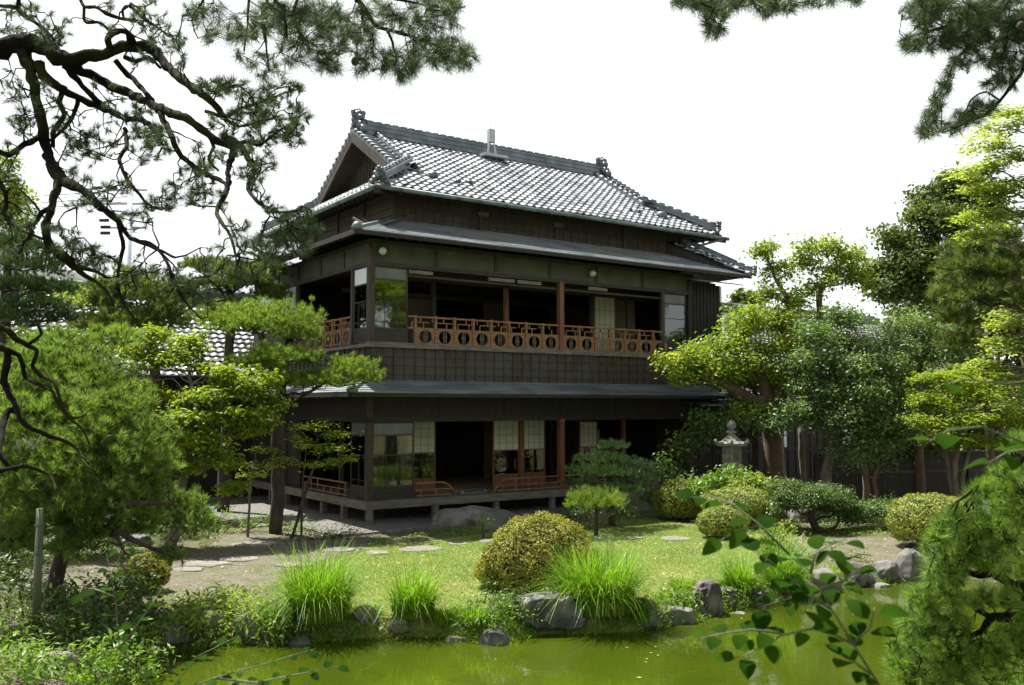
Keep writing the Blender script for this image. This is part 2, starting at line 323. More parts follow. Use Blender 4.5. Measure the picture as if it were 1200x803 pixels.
# lawn where it grows (a mask made from its outline, softened by noise)
lawn_px = [(330, 668), (440, 640), (520, 634), (600, 622), (650, 616), (760, 608), (840, 622), (905, 632), (930, 668), (880, 706), (800, 722), (745, 730), (590, 745), (430, 738), (330, 712)]
lawn = np.array([tuple(G(x, y, -0.02).xy) for x, y in lawn_px])
def poly_sd(poly, x, y):
    best = np.full(x.shape, 1e9); inside = np.zeros(x.shape, bool)
    for i in range(len(poly)):
        a = poly[i]; b = poly[(i + 1) % len(poly)]; e = b - a
        t = np.clip(((x - a[0]) * e[0] + (y - a[1]) * e[1]) / (e @ e), 0, 1)
        best = np.minimum(best, np.hypot(x - a[0] - t * e[0], y - a[1] - t * e[1]))
        inside ^= ((a[1] > y) != (b[1] > y)) & (x < (b[0] - a[0]) * (y - a[1]) / (b[1] - a[1] + 1e-12) + a[0])
    return np.where(inside, -best, best)
path_px = [[(180, 700), (215, 655), (270, 628), (330, 618), (440, 625), (430, 645), (340, 672), (300, 690)],
           [(895, 622), (960, 630), (1060, 633), (1130, 640), (1075, 668), (1000, 664), (930, 655), (900, 645)],
           [(0, 700), (200, 690), (215, 660), (160, 655), (0, 670)], [(940, 690), (1070, 680), (1080, 660), (960, 660)]]
lm = 1 - sst(-0.25, 0.35, poly_sd(lawn, XX, YY))
pm = np.zeros_like(lm)
for pp in path_px:
    q = np.array([tuple(G(x, y, -0.02).xy) for x, y in pp]); pm = np.maximum(pm, 1 - sst(-0.2, 0.3, poly_sd(q, XX, YY)))
for nm_, arr in (('lawn_mask', lm), ('path_mask', pm)):
    at = ground.data.attributes.new(nm_, 'FLOAT', 'POINT'); at.data.foreach_set('value', arr.ravel().astype(np.float32))
def ground_material():
    m = bpy.data.materials.new('ground'); m.use_nodes = True; nt = m.node_tree; N = nt.nodes; L = nt.links; b = N['Principled BSDF']
    t = N.new('ShaderNodeTexCoord')
    def noise(s, d=6):
        n = N.new('ShaderNodeTexNoise'); n.inputs['Scale'].default_value = s; n.inputs['Detail'].default_value = d; L.new(t.outputs['Object'], n.inputs['Vector']); return n.outputs['Fac']
    def mix(f, a, c):
        x = N.new('ShaderNodeMixRGB'); L.new(f, x.inputs['Fac']); L.new(a, x.inputs['Color1']); L.new(c, x.inputs['Color2']); return x.outputs[0]
    def col(f, c1, c2, a=0.3, c=0.7):
        r = _ramp(nt, c1, c2, a, c); L.new(f, r.inputs[0]); return r.outputs[0]
    n1 = noise(3); n2 = noise(25, 8); n3 = noise(0.9)
    soil = col(n2, (0.055, 0.045, 0.03), (0.14, 0.115, 0.08))
    moss = col(n2, (0.05, 0.06, 0.018), (0.13, 0.14, 0.04))
    base = mix(col(n1, (0, 0, 0), (1, 1, 1), 0.42, 0.58), soil, moss)
    grass = mix(col(n3, (0, 0, 0), (1, 1, 1), 0.45, 0.7), col(n2, (0.10, 0.14, 0.03), (0.19, 0.23, 0.06)), col(n2, (0.20, 0.18, 0.06), (0.33, 0.29, 0.10)))
    path = mix(col(n1, (0, 0, 0), (1, 1, 1), 0.47, 0.6), col(n2, (0.07, 0.062, 0.046), (0.19, 0.165, 0.125)), col(n2, (0.05, 0.058, 0.026), (0.13, 0.14, 0.06)))
    def edge(nm_, w=0.5):
        a = N.new('ShaderNodeAttribute'); a.attribute_name = nm_
        ad = N.new('ShaderNodeMath'); ad.operation = 'MULTIPLY_ADD'; ad.inputs[1].default_value = w; L.new(n1, ad.inputs[0]); L.new(a.outputs['Fac'], ad.inputs[2])
        return col(ad.outputs[0], (0, 0, 0), (1, 1, 1), 0.65, 0.85)
    c = mix(edge('lawn_mask'), base, grass); c = mix(edge('path_mask'), c, path)
    L.new(c, b.inputs['Base Color']); b.inputs['Roughness'].default_value = 0.95; b.inputs['Specular IOR Level'].default_value = 0.2
    bp = N.new('ShaderNodeBump'); bp.inputs['Strength'].default_value = 0.8; bp.inputs['Distance'].default_value = 0.03
    L.new(n2, bp.inputs['Height']); L.new(bp.outputs[0], b.inputs['Normal']); return m
ground.data.materials[0] = ground_material()
# water: murky green pond
def water_material():
    m = bpy.data.materials.new('pond_water'); m.use_nodes = True; nt = m.node_tree; N = nt.nodes; L = nt.links; b = N['Principled BSDF']
    t = N.new('ShaderNodeTexCoord'); n = N.new('ShaderNodeTexNoise'); n.inputs['Scale'].default_value = 0.6; L.new(t.outputs['Object'], n.inputs['Vector'])
    r = _ramp(nt, (0.030, 0.047, 0.003), (0.046, 0.064, 0.004)); L.new(n.outputs['Fac'], r.inputs[0]); L.new(r.outputs[0], b.inputs['Base Color'])
    b.inputs['Roughness'].default_value = 0.035; b.inputs['IOR'].default_value = 1.45
    mp = N.new('ShaderNodeMapping'); mp.inputs['Scale'].default_value = (1, 2.2, 1); L.new(t.outputs['Object'], mp.inputs[0])
    n2 = N.new('ShaderNodeTexNoise'); n2.inputs['Scale'].default_value = 2.4; n2.inputs['Detail'].default_value = 5; L.new(mp.outputs[0], n2.inputs['Vector'])
    bp = N.new('ShaderNodeBump'); bp.inputs['Strength'].default_value = 0.07; bp.inputs['Distance'].default_value = 0.03
    L.new(n2.outputs['Fac'], bp.inputs['Height']); L.new(bp.outputs[0], b.inputs['Normal']); return m
w = MB(); w.box(PA[:, 0].min() - 1, PA[:, 0].max() + 0.3, PA[:, 1].min() - 0.3, PA[:, 1].max() + 0.5, WATER - 0.02, WATER)
wo_ = w.build('pond_water', water_material()); wo_['kind'] = 'structure'

# lawn grass blades
def blades_at(n, poly, name, L, W, mat):
    lo = poly.min(0); hi = poly.max(0); p = RNG.uniform(lo, hi, (n * 3, 2)); s = poly_sd(poly, p[:, 0], p[:, 1]) + RNG.uniform(-0.1, 0.25, n * 3)
    p = p[(s < 0) & (pond_sd(p[:, 0], p[:, 1]) > 0.05)][:n]; z = ground_z(p[:, 0], p[:, 1]); c = np.column_stack([p, z])
    d = nrm(np.array([0, 0, 1.0]) + 0.9 * RNG.normal(size=(len(c), 3)) * [1, 1, 0.2]); s_ = nrm(np.cross(d, rnd_dir(len(c)))) * W / 2
    V = np.stack([c - s_, c + s_, c + d * L * RNG.uniform(0.4, 1.1, (len(c), 1))], 1).reshape(-1, 3)
    return array_mesh(name, V, np.arange(len(c) * 3).reshape(-1, 3), mat)
tag(blades_at(150000, lawn, 'lawn_grass', 0.05, 0.008, M['lawn_blade']), 'short sunlit lawn grass between the villa and the pond', 'grass', kind='stuff')

# ------------------------------------------------------------------ the villa
O = P(431, 612, 22.6); ANG = math.atan2(0.568, 0.823)
villa = empty('wooden_villa', (O.x, O.y, 0), ANG, 'two-storey dark wooden Japanese villa with grey tiled roof and orange balcony railing', 'building')
def vpart(mb, name, mat, parent=villa): return mb.build(name, mat, parent)
EU = 10.92   # length of the glazed front
BACK = 8.4; RW = 12.4
# ground floor structure
b = MB(); b.box(-0.12, EU + 0.6, -0.12, 1.25, 0.44, 0.55); b.box(-0.12, 1.25, 1.25, BACK, 0.44, 0.55); vpart(b, 'veranda_floor', M['wood_grey'])
b = MB(); b.box(-0.16, EU + 0.6, -0.16, -0.12, 0.36, 0.56); b.box(-0.16, -0.12, -0.12, BACK, 0.36, 0.56); vpart(b, 'floor_beam', M['wood_grey'])
for u in [0.02, 1.85, 3.7, 5.55, 7.4, 9.2, 10.9]: b = MB(); b.box(u - 0.07, u + 0.07, -0.10, 0.04, 0.0, 0.44); vpart(b, 'stub_post', M['wood_grey'])
for v in [1.3, 2.6, 3.9, 5.2, 6.5]: b = MB(); b.box(-0.10, 0.04, v - 0.07, v + 0.07, 0.0, 0.44); vpart(b, 'stub_post', M['wood_grey'])
b = MB(); b.box(0.9, RW, 0.9, 0.96, -0.05, 0.44); b.box(0.9, 0.96, 0.96, BACK, -0.05, 0.44)
for k in range(60): b.box(0.9 + k * 0.19, 0.95 + k * 0.19, 0.87, 0.9, -0.05, 0.44)
vpart(b, 'underfloor_lattice', M['wood_dark'])
b = MB(); b.box(1.25, RW - 0.1, 1.25, BACK, 0.45, 0.56); vpart(b, 'tatami_floor', M['tatami'])
b = MB()
b.box(1.25, RW, BACK - 0.12, BACK, 0.55, 7.0); b.box(0.0, 1.25, BACK - 0.12, BACK, 0.55, 7.0)
b.box(RW - 0.1, RW, 1.5, BACK - 0.12, 0, 7.0)
vpart(b, 'rear_wall', M['wood_dark'])
# closed right end of the front, boards with battens
b = MB(); b.box(EU + 0.08, RW, 0.0, 1.5, 0.0, 3.0); b.box(EU + 0.08, RW, 0.02, 1.5, 3.0, 4.2); b.box(EU + 0.16, RW, 0.0, 1.5, 4.2, 6.72)
for k in range(9):
    u = EU + 0.25 + k * 0.155; b.box(u, u + 0.025, -0.025, 0.0, 4.3, 6.7); b.box(u, u + 0.03, -0.02, 0.0, 0.6, 2.9)
vpart(b, 'shutter_box', M['wood_dark'])
# upper floor slab, ceilings
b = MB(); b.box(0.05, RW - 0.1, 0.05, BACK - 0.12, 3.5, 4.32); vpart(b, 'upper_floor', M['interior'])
b = MB(); b.box(0.1, RW - 0.1, 0.1, BACK - 0.12, 6.72, 6.8)
for k in range(15): b.box(0.3 + k * 0.8, 0.34 + k * 0.8, 0.1, BACK - 0.2, 6.68, 6.72)
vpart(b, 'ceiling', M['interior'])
# inner partitions: fusuma doors in the depth of both floors
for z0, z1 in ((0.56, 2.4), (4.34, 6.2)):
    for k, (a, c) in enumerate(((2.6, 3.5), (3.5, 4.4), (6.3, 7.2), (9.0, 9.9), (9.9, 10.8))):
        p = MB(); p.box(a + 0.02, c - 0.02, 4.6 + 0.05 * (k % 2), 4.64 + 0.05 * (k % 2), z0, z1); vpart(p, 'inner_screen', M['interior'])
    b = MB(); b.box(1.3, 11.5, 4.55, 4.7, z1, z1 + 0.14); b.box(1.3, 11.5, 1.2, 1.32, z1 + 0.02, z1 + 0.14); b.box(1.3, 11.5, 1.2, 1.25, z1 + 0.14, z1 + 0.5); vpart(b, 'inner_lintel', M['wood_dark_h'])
def post(u, v, z0, z1, w_, mat, name='pillar'): p = MB(); p.box(u - w_ / 2, u + w_ / 2, v - w_ / 2, v + w_ / 2, z0, z1); return vpart(p, name, mat)
post(0, 0, 0.55, 3.4, 0.14, M['wood_board']); post(0, 0, 4.4, 6.75, 0.14, M['wood_board'])
post(5.9, 0, 0.55, 2.5, 0.15, M['wood_red']); post(5.9, 0, 4.38, 6.34, 0.15, M['wood_red'])
post(9.82, 0, 4.38, 6.34, 0.09, M['wood_board']); post(EU, 0, 0.55, 3.0, 0.14, M['wood_dark']); post(EU + 0.05, 0, 4.38, 6.8, 0.13, M['wood_dark'])
for u in (1.48, 5.24, 9.1): post(u, 1.02, 0.56, 2.5, 0.12, M['wood_red'])
for u in (2.5, 4.9, 8.05): post(u, 1.26, 4.34, 6.3, 0.12, M['wood_red'] if u == 4.9 else M['wood_dark'])
for v in (0.98, 4.72, 6.3): post(0, v, 4.38, 6.34, 0.1, M['wood_board']); post(0, v + 0.6, 0.55, 2.5, 0.1, M['wood_dark'])
# friezes: beams and plaster panels
b = MB(); b.box(-0.06, EU + 0.2, -0.06, 0.06, 6.32, 6.42); b.box(-0.06, 0.06, 0.06, BACK, 6.32, 6.42); b.box(-0.06, EU + 0.2, -0.06, 0.06, 6.88, 6.98); b.box(-0.06, 0.06, 0.06, BACK, 6.88, 6.98)
for u in [0.0, 1.85, 3.7, 5.5, 7.2, 9.0, EU]: b.box(u - 0.05, u + 0.05, -0.05, 0.05, 6.42, 6.88)
for v in [1.5, 3.0, 4.6, 6.2]: b.box(-0.05, 0.05, v - 0.05, v + 0.05, 6.42, 6.88)
b.box(1.0, EU, 0.02, 0.08, 6.12, 6.18)
vpart(b, 'frieze_beam', M['wood_dark_h'])
b = MB(); b.box(0.0, EU + 0.2, -0.02, 0.02, 6.42, 6.88); b.box(-0.02, 0.02, 0.03, BACK, 6.42, 6.88); vpart(b, 'plaster_frieze', M['plaster'])
for a, c in ((1.05, 1.75), (3.45, 4.3), (4.4, 5.2), (6.9, 7.6)): p = MB(); p.box(a, c, -0.045, 0.0, 6.20, 6.29); vpart(p, 'transom_strip', M['wood_grey'])
b = MB(); b.box(-0.07, EU + 0.1, -0.07, 0.07, 2.46, 2.58); b.box(-0.07, 0.07, 0.07, BACK, 2.46, 2.58)
for u in [0.0, 2.0, 4.0, 5.9, 7.9, 9.8]: b.box(u - 0.05, u + 0.05, -0.055, 0.05, 2.58, 3.25)
b.box(-0.02, EU + 0.1, -0.03, 0.03, 2.58, 3.4); b.box(-0.03, 0.03, 0.03, BACK, 2.58, 3.4)
vpart(b, 'ground_frieze', M['wood_dark'])
# skirt wall below the balcony: lapped boards and battens
b = MB(); b.box(-0.05, EU + 0.16, -0.05, 0.03, 3.36, 4.30); b.box(-0.05, 0.03, 0.03, BACK, 3.36, 4.30)
for k in range(4):
    z = 3.42 + k * 0.22; b.prism([(-0.055, -0.05, z), (-0.055, -0.075, z), (-0.055, -0.052, z + 0.215)], (EU + 0.2, 0, 0)); b.prism([(-0.05, -0.05, z), (-0.052, -0.05, z + 0.215), (-0.075, -0.05, z)], (0, BACK, 0))
vpart(b, 'skirt_boards', M['wood_board'])
b = MB()
for k in range(37): u = 0.02 + k * 0.30; b.box(u, u + 0.028, -0.10, -0.052, 3.42, 4.30)
for k in range(28): v = 0.1 + k * 0.30; b.box(-0.10, -0.052, v, v + 0.028, 3.42, 4.30)
vpart(b, 'skirt_batten', M['wood_board'])
b = MB(); b.box(-0.13, EU + 0.2, -0.13, 0.06, 4.30, 4.38); b.box(-0.13, 0.06, 0.06, BACK, 4.30, 4.38); b.box(-0.09, EU + 0.15, -0.10, 0.02, 4.38, 4.43); vpart(b, 'balcony_sill', M['wood_grey'])
# balcony railing
def balcony_rail(along, a0, a1, holes, posts):
    root = None
    def pt(a, d, z): return (a, d, z) if along == 'u' else (d, a, z)
    def bx(mb, a, c, d0, d1, z0, z1):
        if along == 'u': mb.box(a, c, d0, d1, z0, z1)
        else: mb.box(d0, d1, a, c, z0, z1)
    r = MB(); bx(r, a0, a1, -0.05, 0.03, 5.09, 5.13); bx(r, a0, a1, -0.035, 0.01, 4.80, 4.84)
    x = a0 + 0.1
    while x < a1 - 0.6:
        bx(r, x, x + 0.50, -0.03, 0.0, 4.965, 4.99); x += 0.68
    x = a0 + 0.1
    while x < a1 - 0.1:
        bx(r, x - 0.012, x + 0.012, -0.03, 0.0, 4.84, 4.965); bx(r, x + 0.24, x + 0.265, -0.03, 0.0, 4.99, 5.09); x += 0.34
    root = vpart(r, 'balcony_railing', M['wood_orange'])
    pnl = MB(); barl = []
    for h in holes:
        w2 = 0.285; z0, z1 = 4.43, 4.80; zc = (z0 + z1) / 2; rx, rz = 0.185, 0.172; n = 20
        inner = []; outer = []
        for k in range(n):
            t = 2 * math.pi * k / n; cx, cz = math.cos(t), math.sin(t)
            q = rx
            inner.append((h + q * cx, zc + rz * cz)); s_ = min(w2 / max(1e-6, abs(cx)), (z1 - z0) / 2 / max(1e-6, abs(cz))); outer.append((h + cx * s_, zc + cz * s_))
        vs = [pt(a, -0.03, z) for a, z in inner] + [pt(a, -0.03, z) for a, z in outer] + [pt(a, -0.005, z) for a, z in inner] + [pt(a, -0.005, z) for a, z in outer]
        fs = []
        for k in range(n):
            j = (k + 1) % n; fs += [(k, j, n + j, n + k), (2 * n + k, 3 * n + k, 3 * n + j, 2 * n + j), (k, 2 * n + k, 2 * n + j, j)]
        pnl.add(vs, fs)
        bars = MB(); barl.append(bars)
        for dx in (-0.045, 0, 0.045): bx(bars, h + dx - 0.006, h + dx + 0.006, -0.028, -0.012, z0, z1)
        bx(bars, h - 0.07, h + 0.07, -0.030, -0.010, zc - 0.01, zc + 0.01)
        bx(r := MB(), h, h + 0.01, 0, 0.01, 5, 5.01) if False else None
    vpart(pnl, 'pierced_panel', M['wood_orange'], root)
    for bars in barl: vpart(bars, 'railing_bar', M['wood_grey'], root)
    for a in posts: p = MB(); bx(p, a - 0.025, a + 0.025, -0.06, 0.04, 4.40, 5.15); vpart(p, 'railing_post', M['wood_orange'], root)
balcony_rail('u', 1.05, 5.82, [1.55 + 0.57 * k for k in range(8)], (1.25, 1.84, 2.41, 2.98, 3.55, 4.12, 4.69, 5.26))
balcony_rail('u', 5.98, 9.78, [6.26 + 0.575 * k for k in range(7)], (6.55, 7.13, 7.7, 8.28, 8.85, 9.42))
balcony_rail('v', 1.03, 4.67, [1.32 + 0.57 * k for k in range(6)], (1.6, 2.17, 2.74, 3.31, 3.88, 4.45))
# glazed corner panels with kick board and muntins, as one window part with sub-parts
def glazed(along, a0, a1, z0, z1, kick, top, d=0.0, cols=3, mat_top='white_panel'):
    def bx(mb, a, c, d0, d1, q0, q1):
        if along == 'u': mb.box(a, c, d0 + d, d1 + d, q0, q1)
        else: mb.box(d0 + d, d1 + d, a, c, q0, q1)
    f = MB(); t = 0.035
    bx(f, a0, a0 + t, -0.02, 0.02, z0, z1); bx(f, a1 - t, a1, -0.02, 0.02, z0, z1)
    for z in (z0, kick, top, z1 - t): bx(f, a0 + t, a1 - t, -0.019, 0.019, z, z + t)
    zm = kick + (top - kick) * 0.62
    bx(f, a0 + t, a1 - t, -0.012, 0.012, zm, zm + 0.018)
    bx(f, a0 + t, a1 - t, -0.012, 0.012, kick + 0.16, kick + 0.175)
    for k in range(1, cols): x = a0 + (a1 - a0) * k / cols; bx(f, x - 0.009, x + 0.009, -0.011, 0.011, kick + t, zm)
    fr = vpart(f, 'window', M['wood_board'])
    g = MB(); bx(g, a0 + t, a1 - t, -0.004, 0.004, kick + t, top); vpart(g, 'pane', M['glass'], fr)
    g = MB(); bx(g, a0 + t, a1 - t, -0.006, 0.006, top + t, z1 - t); vpart(g, 'frosted_pane', M[mat_top], fr)
    g = MB(); bx(g, a0 + t, a1 - t, -0.01, 0.01, z0 + t, kick); vpart(g, 'kick_board', M['wood_dark_h'], fr)
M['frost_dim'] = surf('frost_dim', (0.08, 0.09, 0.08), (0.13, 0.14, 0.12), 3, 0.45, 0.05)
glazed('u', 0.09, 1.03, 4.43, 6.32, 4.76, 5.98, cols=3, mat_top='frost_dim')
glazed('v', 0.09, 0.92, 4.43, 6.32, 4.76, 5.86, cols=3)  # upper pane white: the sky's reflection is put into its colour
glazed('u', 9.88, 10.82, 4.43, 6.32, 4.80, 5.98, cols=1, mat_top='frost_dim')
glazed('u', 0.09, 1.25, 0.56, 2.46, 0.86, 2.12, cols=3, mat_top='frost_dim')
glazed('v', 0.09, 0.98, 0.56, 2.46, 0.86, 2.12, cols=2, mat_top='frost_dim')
# white panels towards the back of the left side
for v0, v1, z0, z1 in ((4.8, 5.6, 5.55, 6.3), (6.6, 7.9, 5.1, 6.3)):
    p = MB(); p.box(-0.03, 0.02, v0, v1, z0, z1)
    for k in range(5): q = v0 + (v1 - v0) * k / 5; p.box(-0.05, -0.03, q, q + 0.03, z0, z1)
    vpart(p, 'white_shutter', M['white_panel'])
b = MB(); b.box(-0.02, 0.02, 5.62, 6.58, 4.43, 6.3); b.box(-0.02, 0.02, 7.92, BACK, 4.43, 6.3); b.box(-0.021, 0.02, 6.6, 7.9, 4.43, 5.08); vpart(b, 'side_boarding', M['wood_dark'])
b = MB(); b.box(-0.02, 0.02, 4.3, BACK, 0.56, 2.46); vpart(b, 'side_shutter', M['wood_dark'])
# sliding doors with paper above, glass and wooden kick board below
def slider(u0, u1, v, z0, z1, split, kick, name='sliding_door'):
    f = MB(); t = 0.035
    f.box(u0, u0 + t, v - 0.02, v + 0.02, z0, z1); f.box(u1 - t, u1, v - 0.02, v + 0.02, z0, z1)
    for z in (z0, kick, split, z1 - t): f.box(u0 + t, u1 - t, v - 0.018, v + 0.018, z, z + t)
    fr = vpart(f, name, M['wood_red'])
    g = MB(); g.box(u0 + t, u1 - t, v - 0.005, v + 0.005, split + t, z1 - t)
    vpart(g, 'paper_panel', M['paper'], fr)
    g = MB()
    for k in range(1, 4): x = u0 + (u1 - u0) * k / 4; g.box(x - 0.005, x + 0.005, v - 0.012, v - 0.005, split + t, z1 - t)
    for k in range(1, 4): z = split + (z1 - split) * k / 4; g.box(u0 + t, u1 - t, v - 0.011, v - 0.005, z - 0.005, z + 0.005)
    vpart(g, 'lattice', M['wood_grey'], fr)
    if kick < split - 0.1:
        g = MB(); g.box(u0 + t, u1 - t, v - 0.004, v + 0.004, kick + t, split); vpart(g, 'pane', M['glass'], fr)
        g = MB(); g.box(u0 + t, u1 - t, v - 0.01, v + 0.01, z0 + t, kick); vpart(g, 'kick_board', M['wood_red'], fr)
for u0, u1 in ((1.55, 2.44), (4.28, 5.17), (5.31, 6.08)): slider(u0, u1, 1.0, 0.57, 2.48, 1.6, 0.92)
slider(7.6, 8.3, 1.3, 0.57, 2.40, 1.6, 0.92); slider(8.9, 9.5, 2.6, 0.57, 2.1, 1.5, 0.92)
slider(8.22, 9.08, 1.32, 4.34, 6.26, 4.5, 4.45)
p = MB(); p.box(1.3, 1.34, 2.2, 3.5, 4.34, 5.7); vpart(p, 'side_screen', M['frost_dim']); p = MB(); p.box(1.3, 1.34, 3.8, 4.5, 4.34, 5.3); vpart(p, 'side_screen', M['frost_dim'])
p = MB(); p.box(9.5, 9.8, 1.2, 1.26, 4.34, 6.2); p.box(9.1, 9.5, 1.3, 1.36, 4.34, 6.2); vpart(p, 'inner_board', M['interior'])
# low veranda railing with curved ends
def low_rail(along, a0, a1, curve0, curve1):
    def pt(a, z): return (a, -0.06, z) if along == 'u' else (-0.06, a, z)
    def bx(mb, a, c, z0, z1, t=0.018):
        if along == 'u': mb.box(a, c, -0.06 - t, -0.06 + t, z0, z1)
        else: mb.box(-0.06 - t, -0.06 + t, a, c, z0, z1)
    r = MB(); pts = []
    if curve0: pts += [pt(a0, 0.60), pt(a0 + 0.08, 0.70), pt(a0 + 0.2, 0.83), pt(a0 + 0.36, 0.91)]
    else: pts += [pt(a0, 0.92)]
    if curve1: pts += [pt(a1 - 0.36, 0.92), pt(a1 - 0.2, 0.86), pt(a1 - 0.09, 0.76), pt(a1, 0.60)]
    else: pts += [pt(a1, 0.92)]
    r.tube(pts, 0.024, 8)
    root = vpart(r, 'veranda_railing', M['wood_orange'])
    r2 = MB(); s0 = a0 + (0.12 if curve0 else 0); s1 = a1 - (0.12 if curve1 else 0)
    bx(r2, s0, s1, 0.745, 0.77); bx(r2, s0, s1, 0.60, 0.63); x = s0 + 0.12
    while x < s1 - 0.05: bx(r2, x, x + 0.03, 0.56, 0.90 if int(x * 10) % 2 else 0.745, 0.012); x += 0.44
    vpart(r2, 'railing_bar', M['wood_orange'], root)
low_rail('u', 1.28, 2.42, False, True); low_rail('u', 3.62, 5.8, True, False); low_rail('u', 5.98, 8.2, False, False); low_rail('v', 1.05, 4.0, False, False)
# copper roofs: rows of lapped sheets
def lapped(mb, lo, hi, nrow, th=0.022):
    """lo, hi: pairs of end points of the eave and of the upper edge; rows of lapped sheets between them"""
    lo = [Vector(p) for p in lo]; hi = [Vector(p) for p in hi]; nn = (lo[1] - lo[0]).cross(hi[0] - lo[0]).normalized()
    if nn.z < 0: nn = -nn
    for k in range(nrow):
        a, c = k / nrow, (k + 1) / nrow + 0.012
        p0 = lo[0].lerp(hi[0], a); p1 = lo[1].lerp(hi[1], a); q0 = lo[0].lerp(hi[0], min(1, c)); q1 = lo[1].lerp(hi[1], min(1, c))
        vs = [p0 + nn * th, p1 + nn * th, q1 + nn * 0.004, q0 + nn * 0.004, p0 - nn * 0.01, p1 - nn * 0.01, q1 - nn * 0.01, q0 - nn * 0.01]
        mb.add(vs, [(0, 1, 2, 3), (7, 6, 5, 4), (4, 5, 1, 0), (5, 6, 2, 1), (6, 7, 3, 2), (7, 4, 0, 3)])
def skirt_roof(name, e, ze, wv, zw, u1, u1w, vback, nrow, mat, th=0.022):
    """pent roof round the front and left side; e eave overhang, wv wall line"""
    b = MB()
    lapped(b, [(-e, -e, ze), (u1, -e, ze)], [(wv, wv, zw), (u1w, wv, zw)], nrow, th)
    lapped(b, [(-e, vback, ze), (-e, -e, ze)], [(wv, vback, zw), (wv, wv, zw)], nrow, th)
    r = vpart(b, name, mat)
    s = MB(); d = 0.10
    for lo, hi in (([(-e, -e, ze), (u1, -e, ze)], [(wv, wv, zw), (u1w, wv, zw)]), ([(-e, vback, ze), (-e, -e, ze)], [(wv, vback, zw), (wv, wv, zw)])):
        a = [Vector(x) - Vector((0, 0, 0.035)) for x in (lo[0], lo[1], hi[1], hi[0])]
        s.prism(a, (0, 0, -0.03))
    s.box(-e, u1, -e - 0.012, -e + 0.03, ze - 0.10, ze - 0.013); s.box(-e - 0.012, -e + 0.03, -e + 0.03, vback, ze - 0.10, ze - 0.013)
    n = int((u1 - 0.1) / 0.30)
    for k in range(n): u = 0.1 + k * 0.30; s.beam((u, -e + 0.05, ze - 0.10), (u, wv, zw - 0.10), 0.05, 0.06)
    for k in range(int(vback / 0.30)): v = 0.1 + k * 0.30; s.beam((-e + 0.05, v, ze - 0.10), (wv, v, zw - 0.10), 0.05, 0.06)
    vpart(s, 'eave_boards', M['wood_dark'], r)
    h = MB(); h.tube([(-e, -e, ze + 0.03), (wv, wv, zw + 0.03)], 0.05, 8)
    h.lathe((-e + 0.06, -e + 0.06, ze + 0.0), [(0.12, 0), (0.14, 0.06), (0.12, 0.12), (0.09, 0.17), (0.04, 0.2)], 12)
    vpart(h, 'hip_cap', M['copper_green'], r)
    return r
skirt_roof('copper_roof', 0.75, 7.02, 1.26, 7.82, 13.05, 12.0, BACK + 0.5, 13, M['copper'])
skirt_roof('lower_copper_roof', 0.9, 3.17, -0.05, 3.50, 11.65, 11.65, BACK, 6, M['copper'])
b = MB(); lapped(b, [(11.1, -0.8, 3.02), (12.9, -0.8, 3.02)], [(11.1, 0.0, 3.22), (12.9, 0.0, 3.22)], 4); lapped(b, [(12.0, -0.5, 3.06), (14.4, -0.5, 3.06)], [(12.0, 1.4, 3.65), (14.4, 1.4, 3.65)], 7)
lapped(b, [(10.6, -1.25, 2.86), (12.0, -1.25, 2.86)], [(10.6, -0.02, 3.0), (12.0, -0.02, 3.0)], 4)
vpart(b, 'canopy_roof', M['copper'])
b = MB(); b.box(12.4, 14.2, 1.4, 5.0, 0, 3.6); vpart(b, 'side_annex', M['wood_dark'])
b = MB(); lapped(b, [(10.8, -0.55, 6.72), (12.9, -0.55, 6.72)], [(10.8, 0.1, 6.86), (12.9, 0.1, 6.86)], 3); vpart(b, 'box_roof', M['copper'])
# clerestory wall
b = MB(); b.box(1.26, 12.0, 1.26, 1.36, 7.6, 8.75); b.box(1.26, 1.36, 1.36, 7.9, 7.6, 8.75); b.box(11.9, 12.0, 1.36, 7.9, 7.0, 8.75); b.box(1.36, 11.9, 7.8, 7.9, 7.0, 8.75)
for k in range(36): u = 1.3 + k * 0.30; b.box(u, u + 0.03, 1.235, 1.26, 7.8, 8.15)
for z in (7.95, 8.15, 8.4): b.box(1.22, 12.02, 1.225, 1.26, z, z + 0.04); b.box(1.225, 1.26, 1.26, 7.9, z, z + 0.04)
for u in (1.26, 4.0, 6.7, 9.4, 11.9): b.box(u - 0.05, u + 0.06, 1.20, 1.26, 7.7, 8.6)
for v in (3.0, 4.8, 6.5): b.box(1.20, 1.26, v - 0.05, v + 0.06, 7.7, 8.6)
vpart(b, 'upper_wall', M['wood_board'])
for u in (3.9, 6.6): p = MB(); p.box(u, u + 0.35, 1.19, 1.23, 8.22, 8.34); vpart(p, 'vent_plate', M['wood_grey'])
